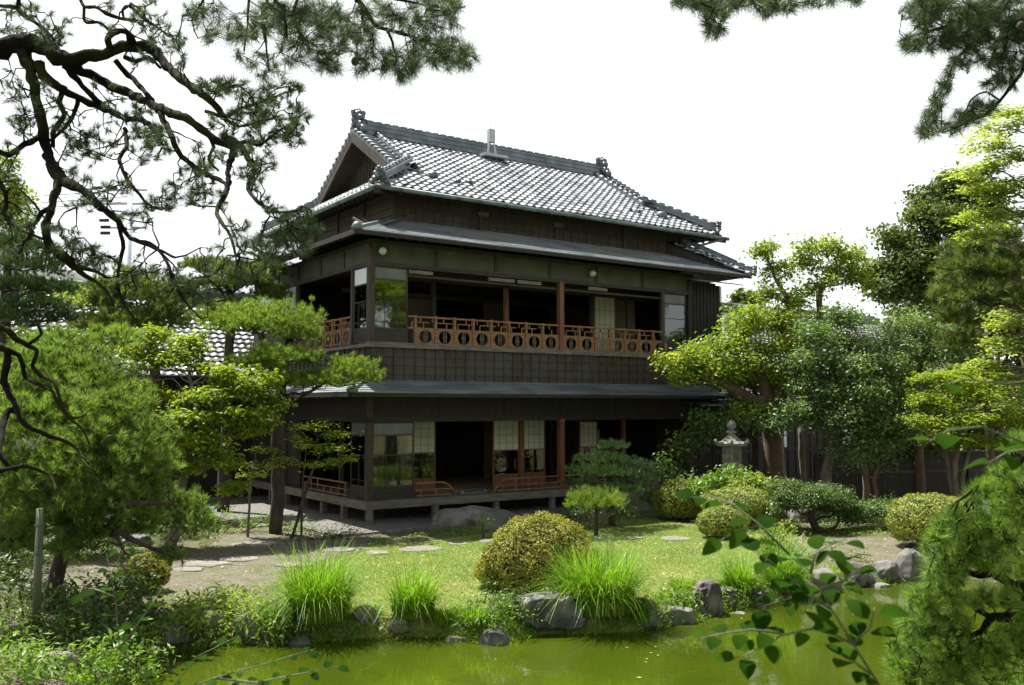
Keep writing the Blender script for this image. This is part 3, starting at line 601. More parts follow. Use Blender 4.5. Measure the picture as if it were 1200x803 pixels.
# tiled roofs
TW = 0.26; TE = 0.27
def tile_slope(org, ax, up, slen, umin, umax, name, mat, parent, u_phase=0.0, k_per=8, rise=0.035, amp=0.045):
    org = Vector(org); ax = Vector(ax).normalized(); up = Vector(up).normalized(); nn = ax.cross(up).normalized()
    if nn.z < 0: nn = -nn
    rows = max(1, int(round(slen / TE))); te = slen / rows
    U0 = min(umin(0), umin(slen)); U1 = max(umax(0), umax(slen)); nc = int((U1 - U0) / TW * k_per) + 1
    us = np.linspace(U0, U1, nc); V = []; F = []
    for r in range(rows):
        for s, hh in ((r * te, rise), (r * te, rise * 0.999), ((r + 1) * te, 0.0)):
            lo, hi = umin(s), umax(s)
            uc = np.clip(us, lo, hi); ph = (uc + u_phase) / TW
            wv = amp * (0.5 + 0.5 * np.cos(2 * np.pi * ph)) ** 1.6
            hgt = wv + hh
            pts = np.array(org)[None] + uc[:, None] * np.array(ax)[None] + s * np.array(up)[None] + hgt[:, None] * np.array(nn)[None]
            V.append(pts)
    # front lip of the first row
    V0 = V[0] - np.array(nn)[None] * 0.06; V = [V0] + V
    V = np.array(V); m = V.shape[0]; id_ = np.arange(m * nc).reshape(m, nc)
    F = np.stack([id_[:-1, :-1], id_[:-1, 1:], id_[1:, 1:], id_[1:, :-1]], -1).reshape(-1, 4)
    ok = (np.linalg.norm(V.reshape(-1, 3)[F[:, 0]] - V.reshape(-1, 3)[F[:, 1]], axis=1) > 1e-4) | (np.linalg.norm(V.reshape(-1, 3)[F[:, 2]] - V.reshape(-1, 3)[F[:, 3]], axis=1) > 1e-4)
    return array_mesh(name, V.reshape(-1, 3), F[ok], mat, parent, 4, False)
def ridge_stack(p, q, w_, h, name, parent, layers=4):
    b = MB(); p = Vector(p); q = Vector(q)
    for k in range(layers):
        ww = w_ * (1.0 if k % 2 == 0 else 0.86); z = h * (k + 0.5) / (layers + 1)
        b.beam(p + Vector((0, 0, z)), q + Vector((0, 0, z)), ww, h / (layers + 1) * 0.98)
    n = max(2, int((q - p).length / 0.28))
    for k in range(n):
        a = p.lerp(q, k / n) + Vector((0, 0, h * (layers + 0.3) / (layers + 1))); c = p.lerp(q, (k + 0.93) / n) + Vector((0, 0, h * (layers + 0.3) / (layers + 1)))
        b.tube([a, c], [w_ * 0.36, w_ * 0.33], 10)
    return vpart(b, name, M['tile_dark'], parent)
def demon_tile(c, dirv, s, parent, name='ridge_end_tile'):
    """carved end tile: shield with scroll lobes"""
    b = MB(); c = Vector(c); d = Vector(dirv).normalized(); side = Vector((-d.y, d.x, 0)); up = Vector((0, 0, 1))
    def disc(o_, r, t):
        b.tube([c + side * o_[0] + up * o_[1] - d * t, c + side * o_[0] + up * o_[1] + d * t], [r, r], 14)
    disc((0, 0.28 * s), 0.23 * s, 0.10 * s); disc((0, 0.50 * s), 0.16 * s, 0.15 * s); disc((0, 0.28 * s), 0.12 * s, 0.17 * s)
    for sg in (-1, 1):
        disc((sg * 0.22 * s, 0.14 * s), 0.15 * s, 0.11 * s); disc((sg * 0.36 * s, 0.0), 0.13 * s, 0.09 * s); disc((sg * 0.20 * s, 0.40 * s), 0.10 * s, 0.09 * s); disc((sg * 0.22 * s, 0.14 * s), 0.07 * s, 0.15 * s); disc((sg * 0.13 * s, 0.58 * s), 0.07 * s, 0.08 * s)
    for q in (-0.16, 0.0, 0.16): b.ball(c + up * (0.66 * s - abs(q) * 0.3 * s) + d * q * s, 0.10 * s, 10)
    for q in (0.2, 0.36, 0.52): b.ball(c - d * 0.16 * s + up * q * s, 0.085 * s, 8); b.ball(c + d * 0.16 * s + up * q * s, 0.085 * s, 8)
    return vpart(b, name, M['tile_dark'], parent)
E0, E1, VE0, VE1, ZE = 0.35, 12.9, 0.35, 8.9, 8.46
SL = 0.62; VM = (VE0 + VE1) / 2; RUN = VM - VE0; ZR = ZE + SL * RUN; LEN = math.hypot(RUN, RUN * SL); GA = 1.35   # gable set-in
s_g = GA / RUN * LEN
rid = MB(); rid.box(1.6, 11.6, VM - 0.12, VM + 0.12, ZR - 0.25, ZR - 0.02); roof = vpart(rid, 'tiled_roof', M['wood_dark'])
f_lo = lambda s: E0 + min(GA, s / LEN * RUN); f_hi = lambda s: E1 - min(GA, s / LEN * RUN)
sag = 0
tile_slope((0, VE0, ZE), (1, 0, 0), (0, 1, SL), LEN, f_lo, f_hi, 'front_tiles', M['tile'], roof)
tile_slope((0, VE1, ZE), (1, 0, 0), (0, -1, SL), LEN, f_lo, f_hi, 'rear_tiles', M['tile'], roof)
sl_hi = 1.95; lh = math.hypot(sl_hi, sl_hi * SL)
g_lo = lambda s: VE0 + min(GA, s / LEN * RUN) + 0.0; g_hi = lambda s: VE1 - min(GA, s / LEN * RUN)
tile_slope((E0, 0, ZE), (0, 1, 0), (1, 0, SL), lh, g_lo, g_hi, 'left_tiles', M['tile'], roof)
tile_slope((E1, 0, ZE), (0, 1, 0), (-1, 0, SL), lh, g_lo, g_hi, 'right_tiles', M['tile'], roof)
ridge_stack((2.0, VM, ZR - 0.05), (11.15, VM, ZR - 0.05), 0.34, 0.42, 'main_ridge', roof, 5)
demon_tile((1.78, VM, ZR + 0.02), (1, 0, 0), 0.95, roof); demon_tile((11.35, VM, ZR + 0.02), (1, 0, 0), 0.95, roof)
# verge cover tiles, descending ridges, gables
for U, sgn in ((E0 + GA, -1), (E1 - GA, 1)):
    zb = ZE + SL * GA
    for vs_, vd in ((VE0 + GA, 1), (VE1 - GA, -1)):
        vt = MB(); n = 13
        a0 = Vector((U, vs_, zb)); a1 = Vector((U, VM, ZR))
        for k in range(n):   # stepping verge tiles
            p_ = a0.lerp(a1, k / n); q_ = a0.lerp(a1, (k + 0.95) / n)
            vt.beam(p_ + Vector((sgn * 0.02, 0, 0.05)), q_ + Vector((sgn * 0.02, 0, 0.035)), 0.20, 0.12)
            vt.tube([p_ + Vector((sgn * 0.14, 0, 0.10)), p_ + Vector((-sgn * 0.28, 0, 0.10))], 0.055, 8)
        vpart(vt, 'verge_tiles', M['tile_dark'], roof)
        bb = MB(); bb.prism([a0 + Vector((sgn * 0.06, 0, -0.02)), a1 + Vector((sgn * 0.06, 0, -0.02)), a1 + Vector((sgn * 0.06, 0, -0.34)), a0 + Vector((sgn * 0.06, vd * 0.12, -0.26))], (sgn * 0.06, 0, 0)); 
        bb.prism([a0 + Vector((-sgn * 0.05, 0, -0.05)), a1 + Vector((-sgn * 0.05, 0, -0.05)), a1 + Vector((-sgn * 0.05, 0, -0.12)), a0 + Vector((-sgn * 0.05, vd * 0.05, -0.12))], (-sgn * 0.55, 0, 0))
        vpart(bb, 'bargeboard', M['wood_board'], roof)
        uu = U - sgn * 0.62
        ridge_stack((uu, vs_ + vd * 0.25, zb + SL * 0.25 + 0.05), (uu, VM - vd * 0.15, ZR - SL * 0.15 + 0.05), 0.16, 0.13, 'verge_ridge', roof, 1)
        # corner ridge running to the eave, with end tile
        cv = VE0 if vd == 1 else VE1; cu = E0 if sgn == -1 else E1
        cvec = Vector((U - cu, vs_ - cv, 0)); end = Vector((cu, cv, ZE + 0.08)) + cvec * 0.10 + Vector((0, 0, 0.08)); top = Vector((U - sgn * 0.55, vs_ + vd * 0.55, zb + SL * 0.55 + 0.05))
        ridge_stack(end, top, 0.24, 0.24, 'hip_ridge', roof, 3)
        demon_tile(end - cvec.normalized() * 0.06 + Vector((0, 0, -0.05)), cvec, 0.55, roof)
    gu = U - sgn * 0.6; gb = ZE + SL * 1.9 + 0.0
    gw = MB(); h0 = (ZR - 0.1 - gb) / SL
    gw.prism([(gu, VM - h0, gb), (gu, VM + h0, gb), (gu, VM, ZR - 0.1)], (-sgn * 0.05, 0, 0))
    for k in range(-9, 10):
        v_ = VM + k * 0.22; hh = ZR - 0.15 - abs(v_ - VM) * SL - gb
        if hh > 0.1: gw.box(min(gu, gu + sgn * 0.03), max(gu, gu + sgn * 0.03), v_ - 0.02, v_ + 0.02, gb, gb + hh)
    for k in range(1, 7):
        z = gb + k * 0.22; hw = (ZR - 0.15 - z) / SL
        if hw > 0.1: gw.box(min(gu, gu + sgn * 0.02), max(gu, gu + sgn * 0.02), VM - hw, VM + hw, z - 0.015, z + 0.015)
    vpart(gw, 'gable_wall', M['wood_board'], roof)
# soffit, fascia, rafters, gutters
b = MB()
b.prism([(E0 + 0.03, VE0 + 0.03, ZE - 0.09), (E1 - 0.03, VE0 + 0.03, ZE - 0.09), (E1 - 1.0, VE0 + 1.0, ZE + 0.22), (E0 + 1.0, VE0 + 1.0, ZE + 0.22)], (0, 0, 0.05))
b.prism([(E0 + 0.03, VE1 - 0.03, ZE - 0.09), (E0 + 0.03, VE0 + 0.03, ZE - 0.09), (E0 + 1.0, VE0 + 1.0, ZE + 0.22), (E0 + 1.0, VE1 - 1.0, ZE + 0.22)], (0, 0, 0.049))
b.prism([(E1 - 0.03, VE0 + 0.03, ZE - 0.09), (E1 - 0.03, VE1 - 0.03, ZE - 0.09), (E1 - 1.0, VE1 - 1.0, ZE + 0.22), (E1 - 1.0, VE0 + 1.0, ZE + 0.22)], (0, 0, 0.048))
b.prism([(E1 - 0.03, VE1 - 0.03, ZE - 0.09), (E0 + 0.03, VE1 - 0.03, ZE - 0.09), (E0 + 1.0, VE1 - 1.0, ZE + 0.22), (E1 - 1.0, VE1 - 1.0, ZE + 0.22)], (0, 0, 0.047))
for k in range(42): u = E0 + 0.15 + k * 0.30; b.beam((u, VE0 + 0.06, ZE - 0.12), (u, 1.3, ZE + 0.16), 0.05, 0.07)
for k in range(28): v = VE0 + 0.15 + k * 0.30; b.beam((E0 + 0.06, v, ZE - 0.12), (1.3, v, ZE + 0.16), 0.05, 0.07); b.beam((E1 - 0.06, v, ZE - 0.12), (11.95, v, ZE + 0.16), 0.05, 0.07)
for x0, y0 in ((E0, VE0), (E1, VE0)): sx_ = 1 if x0 < 5 else -1; b.beam((x0 + sx_ * -0.1, y0 - 0.1, ZE - 0.17), (x0 + sx_ * 1.0, y0 + 1.0, ZE + 0.1), 0.12, 0.14)
vpart(b, 'eave_boards', M['wood_dark'], roof)
b = MB(); g0 = 0.06
b.tube([(E0 - g0, VE0 - g0, ZE - 0.06), (E1 + 0.25, VE0 - g0, ZE - 0.09)], 0.062, 8); b.tube([(E0 - g0, VE1, ZE - 0.06), (E0 - g0, VE0 - g0, ZE - 0.06)], 0.062, 8)
vpart(b, 'gutter', M['copper_green'], roof)
b = MB(); b.tube([(12.9, VE0 - g0, ZE - 0.12), (12.35, 0.8, 8.15), (12.25, 1.15, 8.0), (12.25, 1.15, 7.55)], 0.045, 8); vpart(b, 'downspout', M['metal_grey'], roof)
# odd broken or replaced tiles and the aerial
for u, s_, r_ in ((2.6, 1.35, 0.17), (3.35, 1.2, 0.09), (3.75, 1.25, 0.10), (11.0, 1.0, 0.2), (10.1, 1.1, 0.08), (9.75, 1.15, 0.08)):
    b = MB(); b.ball((u, VE0 + s_ * 0.85, ZE + s_ * 0.85 * SL + 0.08), r_, 10, (1, 1, 0.7)); vpart(b, 'snow_guard', M['tile_dark'], roof)
b = MB(); au, av = 6.35, VM - 0.35; az = ZR - 0.2
b.box(au - 0.45, au + 0.45, av - 0.35, av + 0.1, az, az + 0.10); b.beam((au - 0.12, av, az + 0.1), (au - 0.05, av, az + 0.75), 0.05, 0.05); b.beam((au + 0.14, av - 0.1, az + 0.1), (au + 0.06, av, az + 0.75), 0.05, 0.05)
b.box(au - 0.1, au + 0.12, av - 0.08, av + 0.08, az + 0.55, az + 0.98); b.tube([(au, av, az + 0.9), (au, av, az + 1.9)], 0.012, 6); vpart(b, 'roof_aerial', M['metal_grey'], roof)
# tiled corner roof on the far right of the copper roof
tip = Vector((13.15, -0.70, 7.10)); topp = Vector((12.0, 1.26, 8.28))
sl3 = (8.28 - 7.10) / 1.96; l3 = math.hypot(1.96, 1.18)
ct_hi = lambda s: 13.15 - 1.15 * s / l3; ct_lo = lambda s: 12.75 - 1.55 * s / l3
tsl = MB(); tsl.prism([(12.75, -0.70, 7.05), (13.15, -0.70, 7.05), (12.0, 1.24, 8.24), (11.2, 1.24, 8.24)], (0, 0, -0.05))
tsl.prism([(12.75, -0.70, 7.03), (11.2, 1.24, 8.24), (11.2, 1.24, 7.75)], (0.03, 0.02, 0))
ctr = vpart(tsl, 'corner_roof', M['wood_dark']); tile_slope((0, -0.70, 7.08), (1, 0, 0), (0, 1, sl3), l3, ct_lo, ct_hi, 'corner_tiles', M['tile'], ctr); ridge_stack(tip + Vector((0, 0, 0.03)), topp + Vector((0, 0, 0.03)), 0.16, 0.16, 'corner_ridge', villa, 2)
b = MB(); b.prism([tip + Vector((0, 0, -0.1)), topp + Vector((0, 0, -0.1)), (12.0, BACK, 8.18), (13.15, BACK, 7.0)], (0, 0, 0.06)); vpart(b, 'side_roof', M['tile_old'])
demon_tile(tip + Vector((0.03, -0.05, -0.02)), (0.5, -0.8, 0), 0.4, villa)
# small lamps
for u, v in ((0.22, -0.22), (6.95, -0.16)):
    b = MB(); b.tube([(u - 0.12, -0.05, 6.80), (u - 0.05, v, 6.78), (u, v, 6.72)], 0.012, 6); lr = vpart(b, 'eave_lamp', M['black'])
    b = MB(); b.ball((u, v, 6.66), 0.10, 14); vpart(b, 'globe', M['lamp_glass'], lr)
b = MB(); b.box(2.6, 3.5, 2.85, 3.2, 6.52, 6.58); vpart(b, 'ceiling_light', M['light_on'])
# cable drum-like slippers bar on the veranda edge
b = MB(); b.tube([(2.55, -0.1, 0.60), (3.35, -0.1, 0.60)], 0.025, 8); b.ball((2.6, -0.12, 0.63), 0.05, 10); b.ball((3.3, -0.12, 0.63), 0.05, 10); vpart(b, 'barrier_rod', M['lantern'])

# gravel strip and kerb round the villa
b = MB(); b.box(-1.6, 12.5, -1.55, 0.9, 0.0, 0.035); b.box(-2.6, 0.9, 0.9, 8.0, 0.0, 0.034)
ga = b.build('gravel_path', M['gravel'], None, (O.x, O.y, 0)); ga.rotation_euler = (0, 0, ANG); ga['kind'] = 'structure'
b = MB()
x = -1.6
while x < 12.4:
    l = random.uniform(0.35, 0.6); b.box(x, x + l - 0.02, -1.68, -1.56, 0.0, 0.05 + random.uniform(0, 0.015)); x += l
kb = b.build('kerb', M['stone'], None, (O.x, O.y, 0)); kb.rotation_euler = (0, 0, ANG); kb['kind'] = 'structure'

# ------------------------------------------------------------------ other buildings
def loc(u, v, z=0): c, s = math.cos(ANG), math.sin(ANG); return Vector((O.x + u * c - v * s, O.y + u * s + v * c, z))
def simple_house(name, u0, u1, v0, v1, zw, zr, over, label, windows, mat_t, boards=True):
    root = empty(name, loc(u0, v0), ANG, label, 'building'); w_, d_ = u1 - u0, v1 - v0
    b = MB(); b.box(0, w_, 0, d_, -0.3, zw)
    for k in range(int(w_ / 0.45)): b.box(k * 0.45, k * 0.45 + 0.04, -0.03, 0.0, 0, zw)
    b.box(0, w_, -0.05, 0, 1.1, 1.2); b.box(0, w_, -0.05, 0, 2.5, 2.6)
    b.build('wall', M['wood_dark'], root)
    run = d_ / 2 + over; sl = (zr - zw) / run; ln = math.hypot(run, zr - zw)
    rr = MB(); rr.box(-over * 0.6, w_ + over * 0.6, d_ / 2 - 0.12, d_ / 2 + 0.12, zr, zr + 0.25)
    for k in range(int((w_ + over) / 0.3)): rr.tube([(-over * 0.6 + k * 0.3, d_ / 2, zr + 0.27), (-over * 0.6 + k * 0.3 + 0.28, d_ / 2, zr + 0.27)], 0.1, 8)
    rf = rr.build('roof', M['tile_dark'], root)
    lo = lambda s: -over * 0.7; hi = lambda s: w_ + over * 0.7
    tile_slope((0, -over, zw), (1, 0, 0), (0, 1, sl), ln, lo, hi, 'front_tiles', mat_t, rf, k_per=6)
    tile_slope((0, d_ + over, zw), (1, 0, 0), (0, -1, sl), ln, lo, hi, 'rear_tiles', mat_t, rf, k_per=6)
    e = MB(); e.prism([(-over * 0.7, -over, zw - 0.1), (w_ + over * 0.7, -over, zw - 0.1), (w_ + over * 0.7, d_ / 2, zr - 0.1), (-over * 0.7, d_ / 2, zr - 0.1)], (0, 0, 0.05))
    e.prism([(-over * 0.7, d_ + over, zw - 0.1), (w_ + over * 0.7, d_ + over, zw - 0.1), (w_ + over * 0.7, d_ / 2, zr - 0.1), (-over * 0.7, d_ / 2, zr - 0.1)], (0, 0, 0.05))
    e.prism([(0.02, 0, zw), (0.02, d_, zw), (0.02, d_ / 2, zr - 0.15)], (0.06, 0, 0)); e.prism([(w_ - 0.08, 0, zw), (w_ - 0.08, d_, zw), (w_ - 0.08, d_ / 2, zr - 0.15)], (0.06, 0, 0))
    e.build('eave_boards', M['wood_dark'], rf)
    g = MB(); g.tube([(-over, -over - 0.07, zw - 0.03), (w_ + over, -over - 0.07, zw - 0.03)], 0.06, 8); g.build('gutter', M['black'], rf)
    for a, c, z0, z1 in windows:
        f = MB(); f.box(a, c, -0.06, -0.031, z0, z0 + 0.06); f.box(a, c, -0.06, -0.031, z1 - 0.06, z1); f.box(a, a + 0.05, -0.06, -0.031, z0 + 0.06, z1 - 0.06); f.box(c - 0.05, c, -0.06, -0.031, z0 + 0.06, z1 - 0.06); f.box(a + 0.05, c - 0.05, -0.055, -0.031, (z0 + z1) / 2, (z0 + z1) / 2 + 0.03)
        wf = f.build('window', M['wood_dark'], root); p = MB(); p.box(a + 0.05, c - 0.05, -0.045, -0.032, z0 + 0.06, z1 - 0.06); p.build('pane', M['white_panel'], wf)
    return root
simple_house('tiled_wing', -10.5, 1.2, 8.6, 14.4, 3.75, 6.5, 0.9, 'single-storey dark wing with pale tiled roof behind the yellow maple', [(3.5, 4.6, 1.0, 2.2)], M['tile_old'])
simple_house('neighbouring_house', 15.5, 31, 3.2, 11.0, 4.1, 7.0, 0.9, 'low tiled house half hidden behind the large trees beyond the lantern', [(3.0, 4.0, 1.2, 2.2), (7.4, 8.6, 1.2, 2.1), (9.4, 10.2, 1.2, 2.1)], M['tile_old'])
# dark board fence
def board_fence(p0, p1, h, label, name='board_fence'):
    d = (p1 - p0); L_ = d.length; a = math.atan2(d.y, d.x)
    r = empty(name, (p0.x, p0.y, 0), a, label, 'fence')
    b = MB(); n = int(L_ / 0.2)
    for k in range(n): b.box(k * 0.2, k * 0.2 + 0.19, 0, 0.02, -0.1, h - 0.08)
    b.build('board_panel', M['wood_dark'], r)
    b = MB(); b.box(-0.1, L_, -0.04, 0.06, h - 0.08, h - 0.02); b.box(0, L_, -0.03, -0.001, h * 0.55, h * 0.55 + 0.07); b.build('rail', M['wood_board'], r)
    k = 0.0
    while k < L_: p = MB(); p.box(k - 0.05, k + 0.05, -0.09, -0.031, -0.1, h - 0.09); p.build('post', M['wood_dark'], r); k += 1.8
board_fence(P(955, 560, 27.5) * 1, P(1260, 560, 30.0) * 1, 1.5, 'dark board fence behind the tree trunks beyond the round azalea')
# far modern blocks
def block(px0, px1, py, Y, label, depth=12):
    a = P(px0, py, Y); c = P(px1, py, Y); r = empty('apartment_block', ((a.x + c.x) / 2, Y, 0), 0, label, 'building'); w2 = (c.x - a.x) / 2
    b = MB(); b.box(-w2, w2, 0, depth, 0, a.z); b.box(-w2 - 0.2, w2 + 0.2, -0.2, depth + 0.2, a.z, a.z + 0.6); b.build('wall', M['concrete'], r)
    nf = int(a.z / 3.2); ncol = max(2, int(w2 * 2 / 3.0))
    for f in range(max(0, nf - 4), nf):
        for k in range(ncol):
            x = -w2 + (k + 0.5) * 2 * w2 / ncol; p = MB(); p.box(x - 0.8, x + 0.8, -0.06, -0.001, f * 3.2 + 0.9, f * 3.2 + 2.4); p.build('window', M['window_far'], r)
block(-170, -40, 205, 120, 'tall pale apartment block showing through the pine branches at the far left', 16)
block(5, 60, 318, 95, 'low pale blue-grey block beyond the pines, near the utility pole')
block(560, 570, 470, 200, 'x', 1) if False else None
# utility pole and wires
pb = P(151, 300, 62)
up_ = empty('utility_pole', (pb.x, 62, 0), 0, 'grey concrete utility pole with crossarms and insulators seen between pine branches', 'utility pole')
zt = P(151, 222, 62).z
b = MB(); b.tube([(0, 0, 0), (0, 0, zt)], [0.24, 0.17], 12); b.build('pole', M['concrete'], up_)
for py_ in (224, 240, 268): z = P(151, py_, 62).z; b = MB(); b.box(-1.9, 1.1, -0.06, 0.06, z, z + 0.12); b.build('crossarm', M['metal_grey'], up_)
for k, (x, py_) in enumerate(((-2.2, 224), (-1.2, 224), (-1.7, 262), (-1.6, 270), (-1.6, 277))):
    z = P(151, py_, 62).z; b = MB(); b.tube([(x - 0.3, -0.1, z + 0.2), (x + 0.3, -0.1, z + 0.2)], 0.12, 8); b.build('insulator', M['black'], up_)
b = MB()
for k, py_ in enumerate((224, 232, 238)):
    z = P(151, py_, 62).z; b.tube([Vector((-50 + 50 * j / 8 * 1.0, 0, z + 0.1 - 1.2 * math.sin(math.pi * j / 8))) for j in range(9)], 0.025, 4, False)
    pass
b.build('wires', M['black'], up_)

def foot(px, py, zmin=None):
    """the first ground or water point along the sight line, that the photo shows at this foot pixel"""
    Ys = np.arange(7.5, 34, 0.03)
    d = ray(px, py); zr = H + d.z / d.y * Ys; Xr = d.x / d.y * Ys; Z = ground_z(Xr, Ys); k = np.nonzero(zr <= np.maximum(Z, WATER))[0]
    i = int(k[0]) if len(k) else len(Ys) - 1
    return float(Xr[i]), float(Ys[i])
def bank(px, py, gap=0.18):
    x, y = foot(px, py)
    for _ in range(60):
        if pond_sd(np.array([x]), np.array([y]))[0] > gap: break
        y += 0.05; x = (px - 600) / FPX * y
    return Vector((x, y, gz(x, y)))

# ------------------------------------------------------------------ plant builders
def limb_pts(a, c, n=7, wig=0.10, droop=0.0):
    a = Vector(a); c = Vector(c); L_ = (c - a).length; pts = []
    ph = [random.uniform(0, 6.28) for _ in range(4)]
    for i in range(n + 1):
        t = i / n; p = a.lerp(c, t); k = math.sin(math.pi * t) * wig * L_
        p = p + Vector((math.sin(t * 7 + ph[0]) * k, math.sin(t * 6 + ph[1]) * k, math.sin(t * 8 + ph[2]) * k * 0.7 + math.sin(math.pi * t) * droop * L_))
        pts.append(p)
    return pts
def clump_of(px, py, Y, rx, ry, dk=1.0):
    s = Y / FPX; return (P(px, py, Y), (rx * s, rx * s * dk, ry * s))
def leaf_cloud(clumps, dens, L, W, up=0.5, lo=0.55, flat=0.0, sub=9, subr=0.16, zmin=-0.75):
    """leaves in sprigs spread through uneven ellipsoids; dens = leaves per square metre of shell"""
    Cs, Ns = [], []; small = []
    for c, r in clumps:
        for j in range(5):
            a_ = j * 1.2566 + RNG.uniform(-0.4, 0.4); q_ = RNG.uniform(0.3, 0.75); k_ = RNG.uniform(0.38, 0.62)
            small.append((np.array(c) + np.array([math.cos(a_) * q_ * r[0], math.sin(a_) * q_ * r[1], RNG.uniform(-0.5, 0.55) * r[2]]), (r[0] * k_, r[1] * k_, r[2] * k_ * 0.95)))
    for c, r in small:
        area = 4 * math.pi * ((r[0] * r[1]) ** 1.6 / 3 + (r[0] * r[2]) ** 1.6 / 3 + (r[1] * r[2]) ** 1.6 / 3) ** (1 / 1.6)
        k = max(4, int(area * dens * 0.75 / sub)); subq = min(subr, 0.3 * max(r[0], r[2]) + 0.03)
        p, nn = shell(k, r, lo, 1.05, zmin, 0.22)
        p = p + np.array(c)[None]
        q = np.repeat(p, sub, 0) + RNG.normal(size=(len(p) * sub, 3)) * subq * np.array([1, 1, 1 - 0.7 * flat])
        m = nrm(np.repeat(nn, sub, 0) * 0.5 + np.array([0, 0, up]) + RNG.normal(size=q.shape) * (0.55 - 0.25 * flat))
        Cs.append(q); Ns.append(m)
    return leaves(np.concatenate(Cs), np.concatenate(Ns), L, W)
def pine_cloud(clumps, dens, L, W, per=22, spread=0.75, lo=0.72, zmin=-0.25, up=0.55, bump=0.2):
    Cs, Ns = [], []
    for c, r in clumps:
        area = 4 * math.pi * ((r[0] * r[1]) ** 1.6 / 3 + (r[0] * r[2]) ** 1.6 / 3 + (r[1] * r[2]) ** 1.6 / 3) ** (1 / 1.6) * (1 - zmin) / 2
        p, nn = shell(max(8, int(area * dens)), r, lo, 1.03, zmin, bump)
        Cs.append(p + np.array(c)[None]); Ns.append(nrm(nn * 0.7 + np.array([0, 0, up]) + 0.25 * RNG.normal(size=nn.shape)))
    return needles(np.concatenate(Cs), np.concatenate(Ns), per, L, W, spread)
def tree(name, label, cat, base, trunk, clumps, fol, bark='bark', group=None, twigs=5, limb_r=0.35, wig=0.1, stems=None, crown='crown', limb_end=0.25):
    """trunk: list of (point, radius); clumps: list of (centre, radii); fol: function(clumps) -> V, F, k, material"""
    root = empty(name, base, 0, label, cat, group); B = Vector(base)
    t = MB(); tr = [(Vector(p) - B, r) for p, r in trunk]
    def smooth(tr):
        out = []
        for i in range(len(tr) - 1):
            p, r = tr[i]; q, s = tr[i + 1]; m = max(2, int((q - p).length / max(0.15, r * 2.5)))
            for k in range(m):
                f = k / m; w_ = min(r, s) * 0.35 * math.sin(math.pi * f)
                out.append((p.lerp(q, f) + Vector((random.uniform(-1, 1) * w_, random.uniform(-1, 1) * w_, 0)), (r + (s - r) * f) * random.uniform(0.93, 1.07)))
        out.append(tr[-1]); return out
    sm = smooth(tr); t.tube([p for p, _ in sm], [r for _, r in sm], 9)
    for st in (stems or []):
        s2 = smooth([(Vector(p) - B, r) for p, r in st]); t.tube([p for p, _ in s2], [r for _, r in s2], 8); sm = sm + s2
    for c, r in clumps:
        c = Vector(c) - B; cand = [x for x in sm if x[0].z < c.z + 0.1 * r[2]] or sm
        o_, ro = min(cand, key=lambda x: (x[0] - c).length + 0.6 * max(0, x[0].z - c.z + 0.3 * (x[0] - c).xy.length))
        tgt = c + Vector((0, 0, -r[2] * 0.35)); r0 = min(ro * 0.8, max(0.02, limb_r * ro + 0.012 * max(r)))
        pts = limb_pts(o_, tgt, 8, wig, 0.08); t.tube(pts, [r0 * (1 - i / 8) + r0 * limb_end * (i / 8) for i in range(9)], 6)
        for _ in range(twigs):
            a = random.uniform(0, 6.28); e = c + Vector((math.cos(a) * r[0] * random.uniform(0.4, 0.85), math.sin(a) * r[1] * random.uniform(0.4, 0.85), random.uniform(-0.2, 0.6) * r[2]))
            s = pts[random.randint(4, 8)]; tp = limb_pts(s, e, 4, 0.14, 0.03); t.tube(tp, [r0 * 0.4, r0 * 0.33, r0 * 0.26, r0 * 0.2, r0 * 0.1], 5, False)
    t.build('trunk', M[bark], root)
    V, F, k, mat = fol(clumps); o = array_mesh(crown, V - np.array(B)[None], F, mat, root, k)
    return root
def F_leaf(mat, dens, L, W, **kw): return lambda cl: (*leaf_cloud(cl, dens, L, W, **kw), 4, M[mat])
def F_pine(mat, dens, L, W, **kw): return lambda cl: (*pine_cloud(cl, dens, L, W, **kw), 3, M[mat])
def onground(px, Y):
    x = (px - 600) / FPX * Y * 1.0; return Vector((x, Y, gz(x, Y)))
def T(px, py, Y, r): return (P(px, py, Y), r)

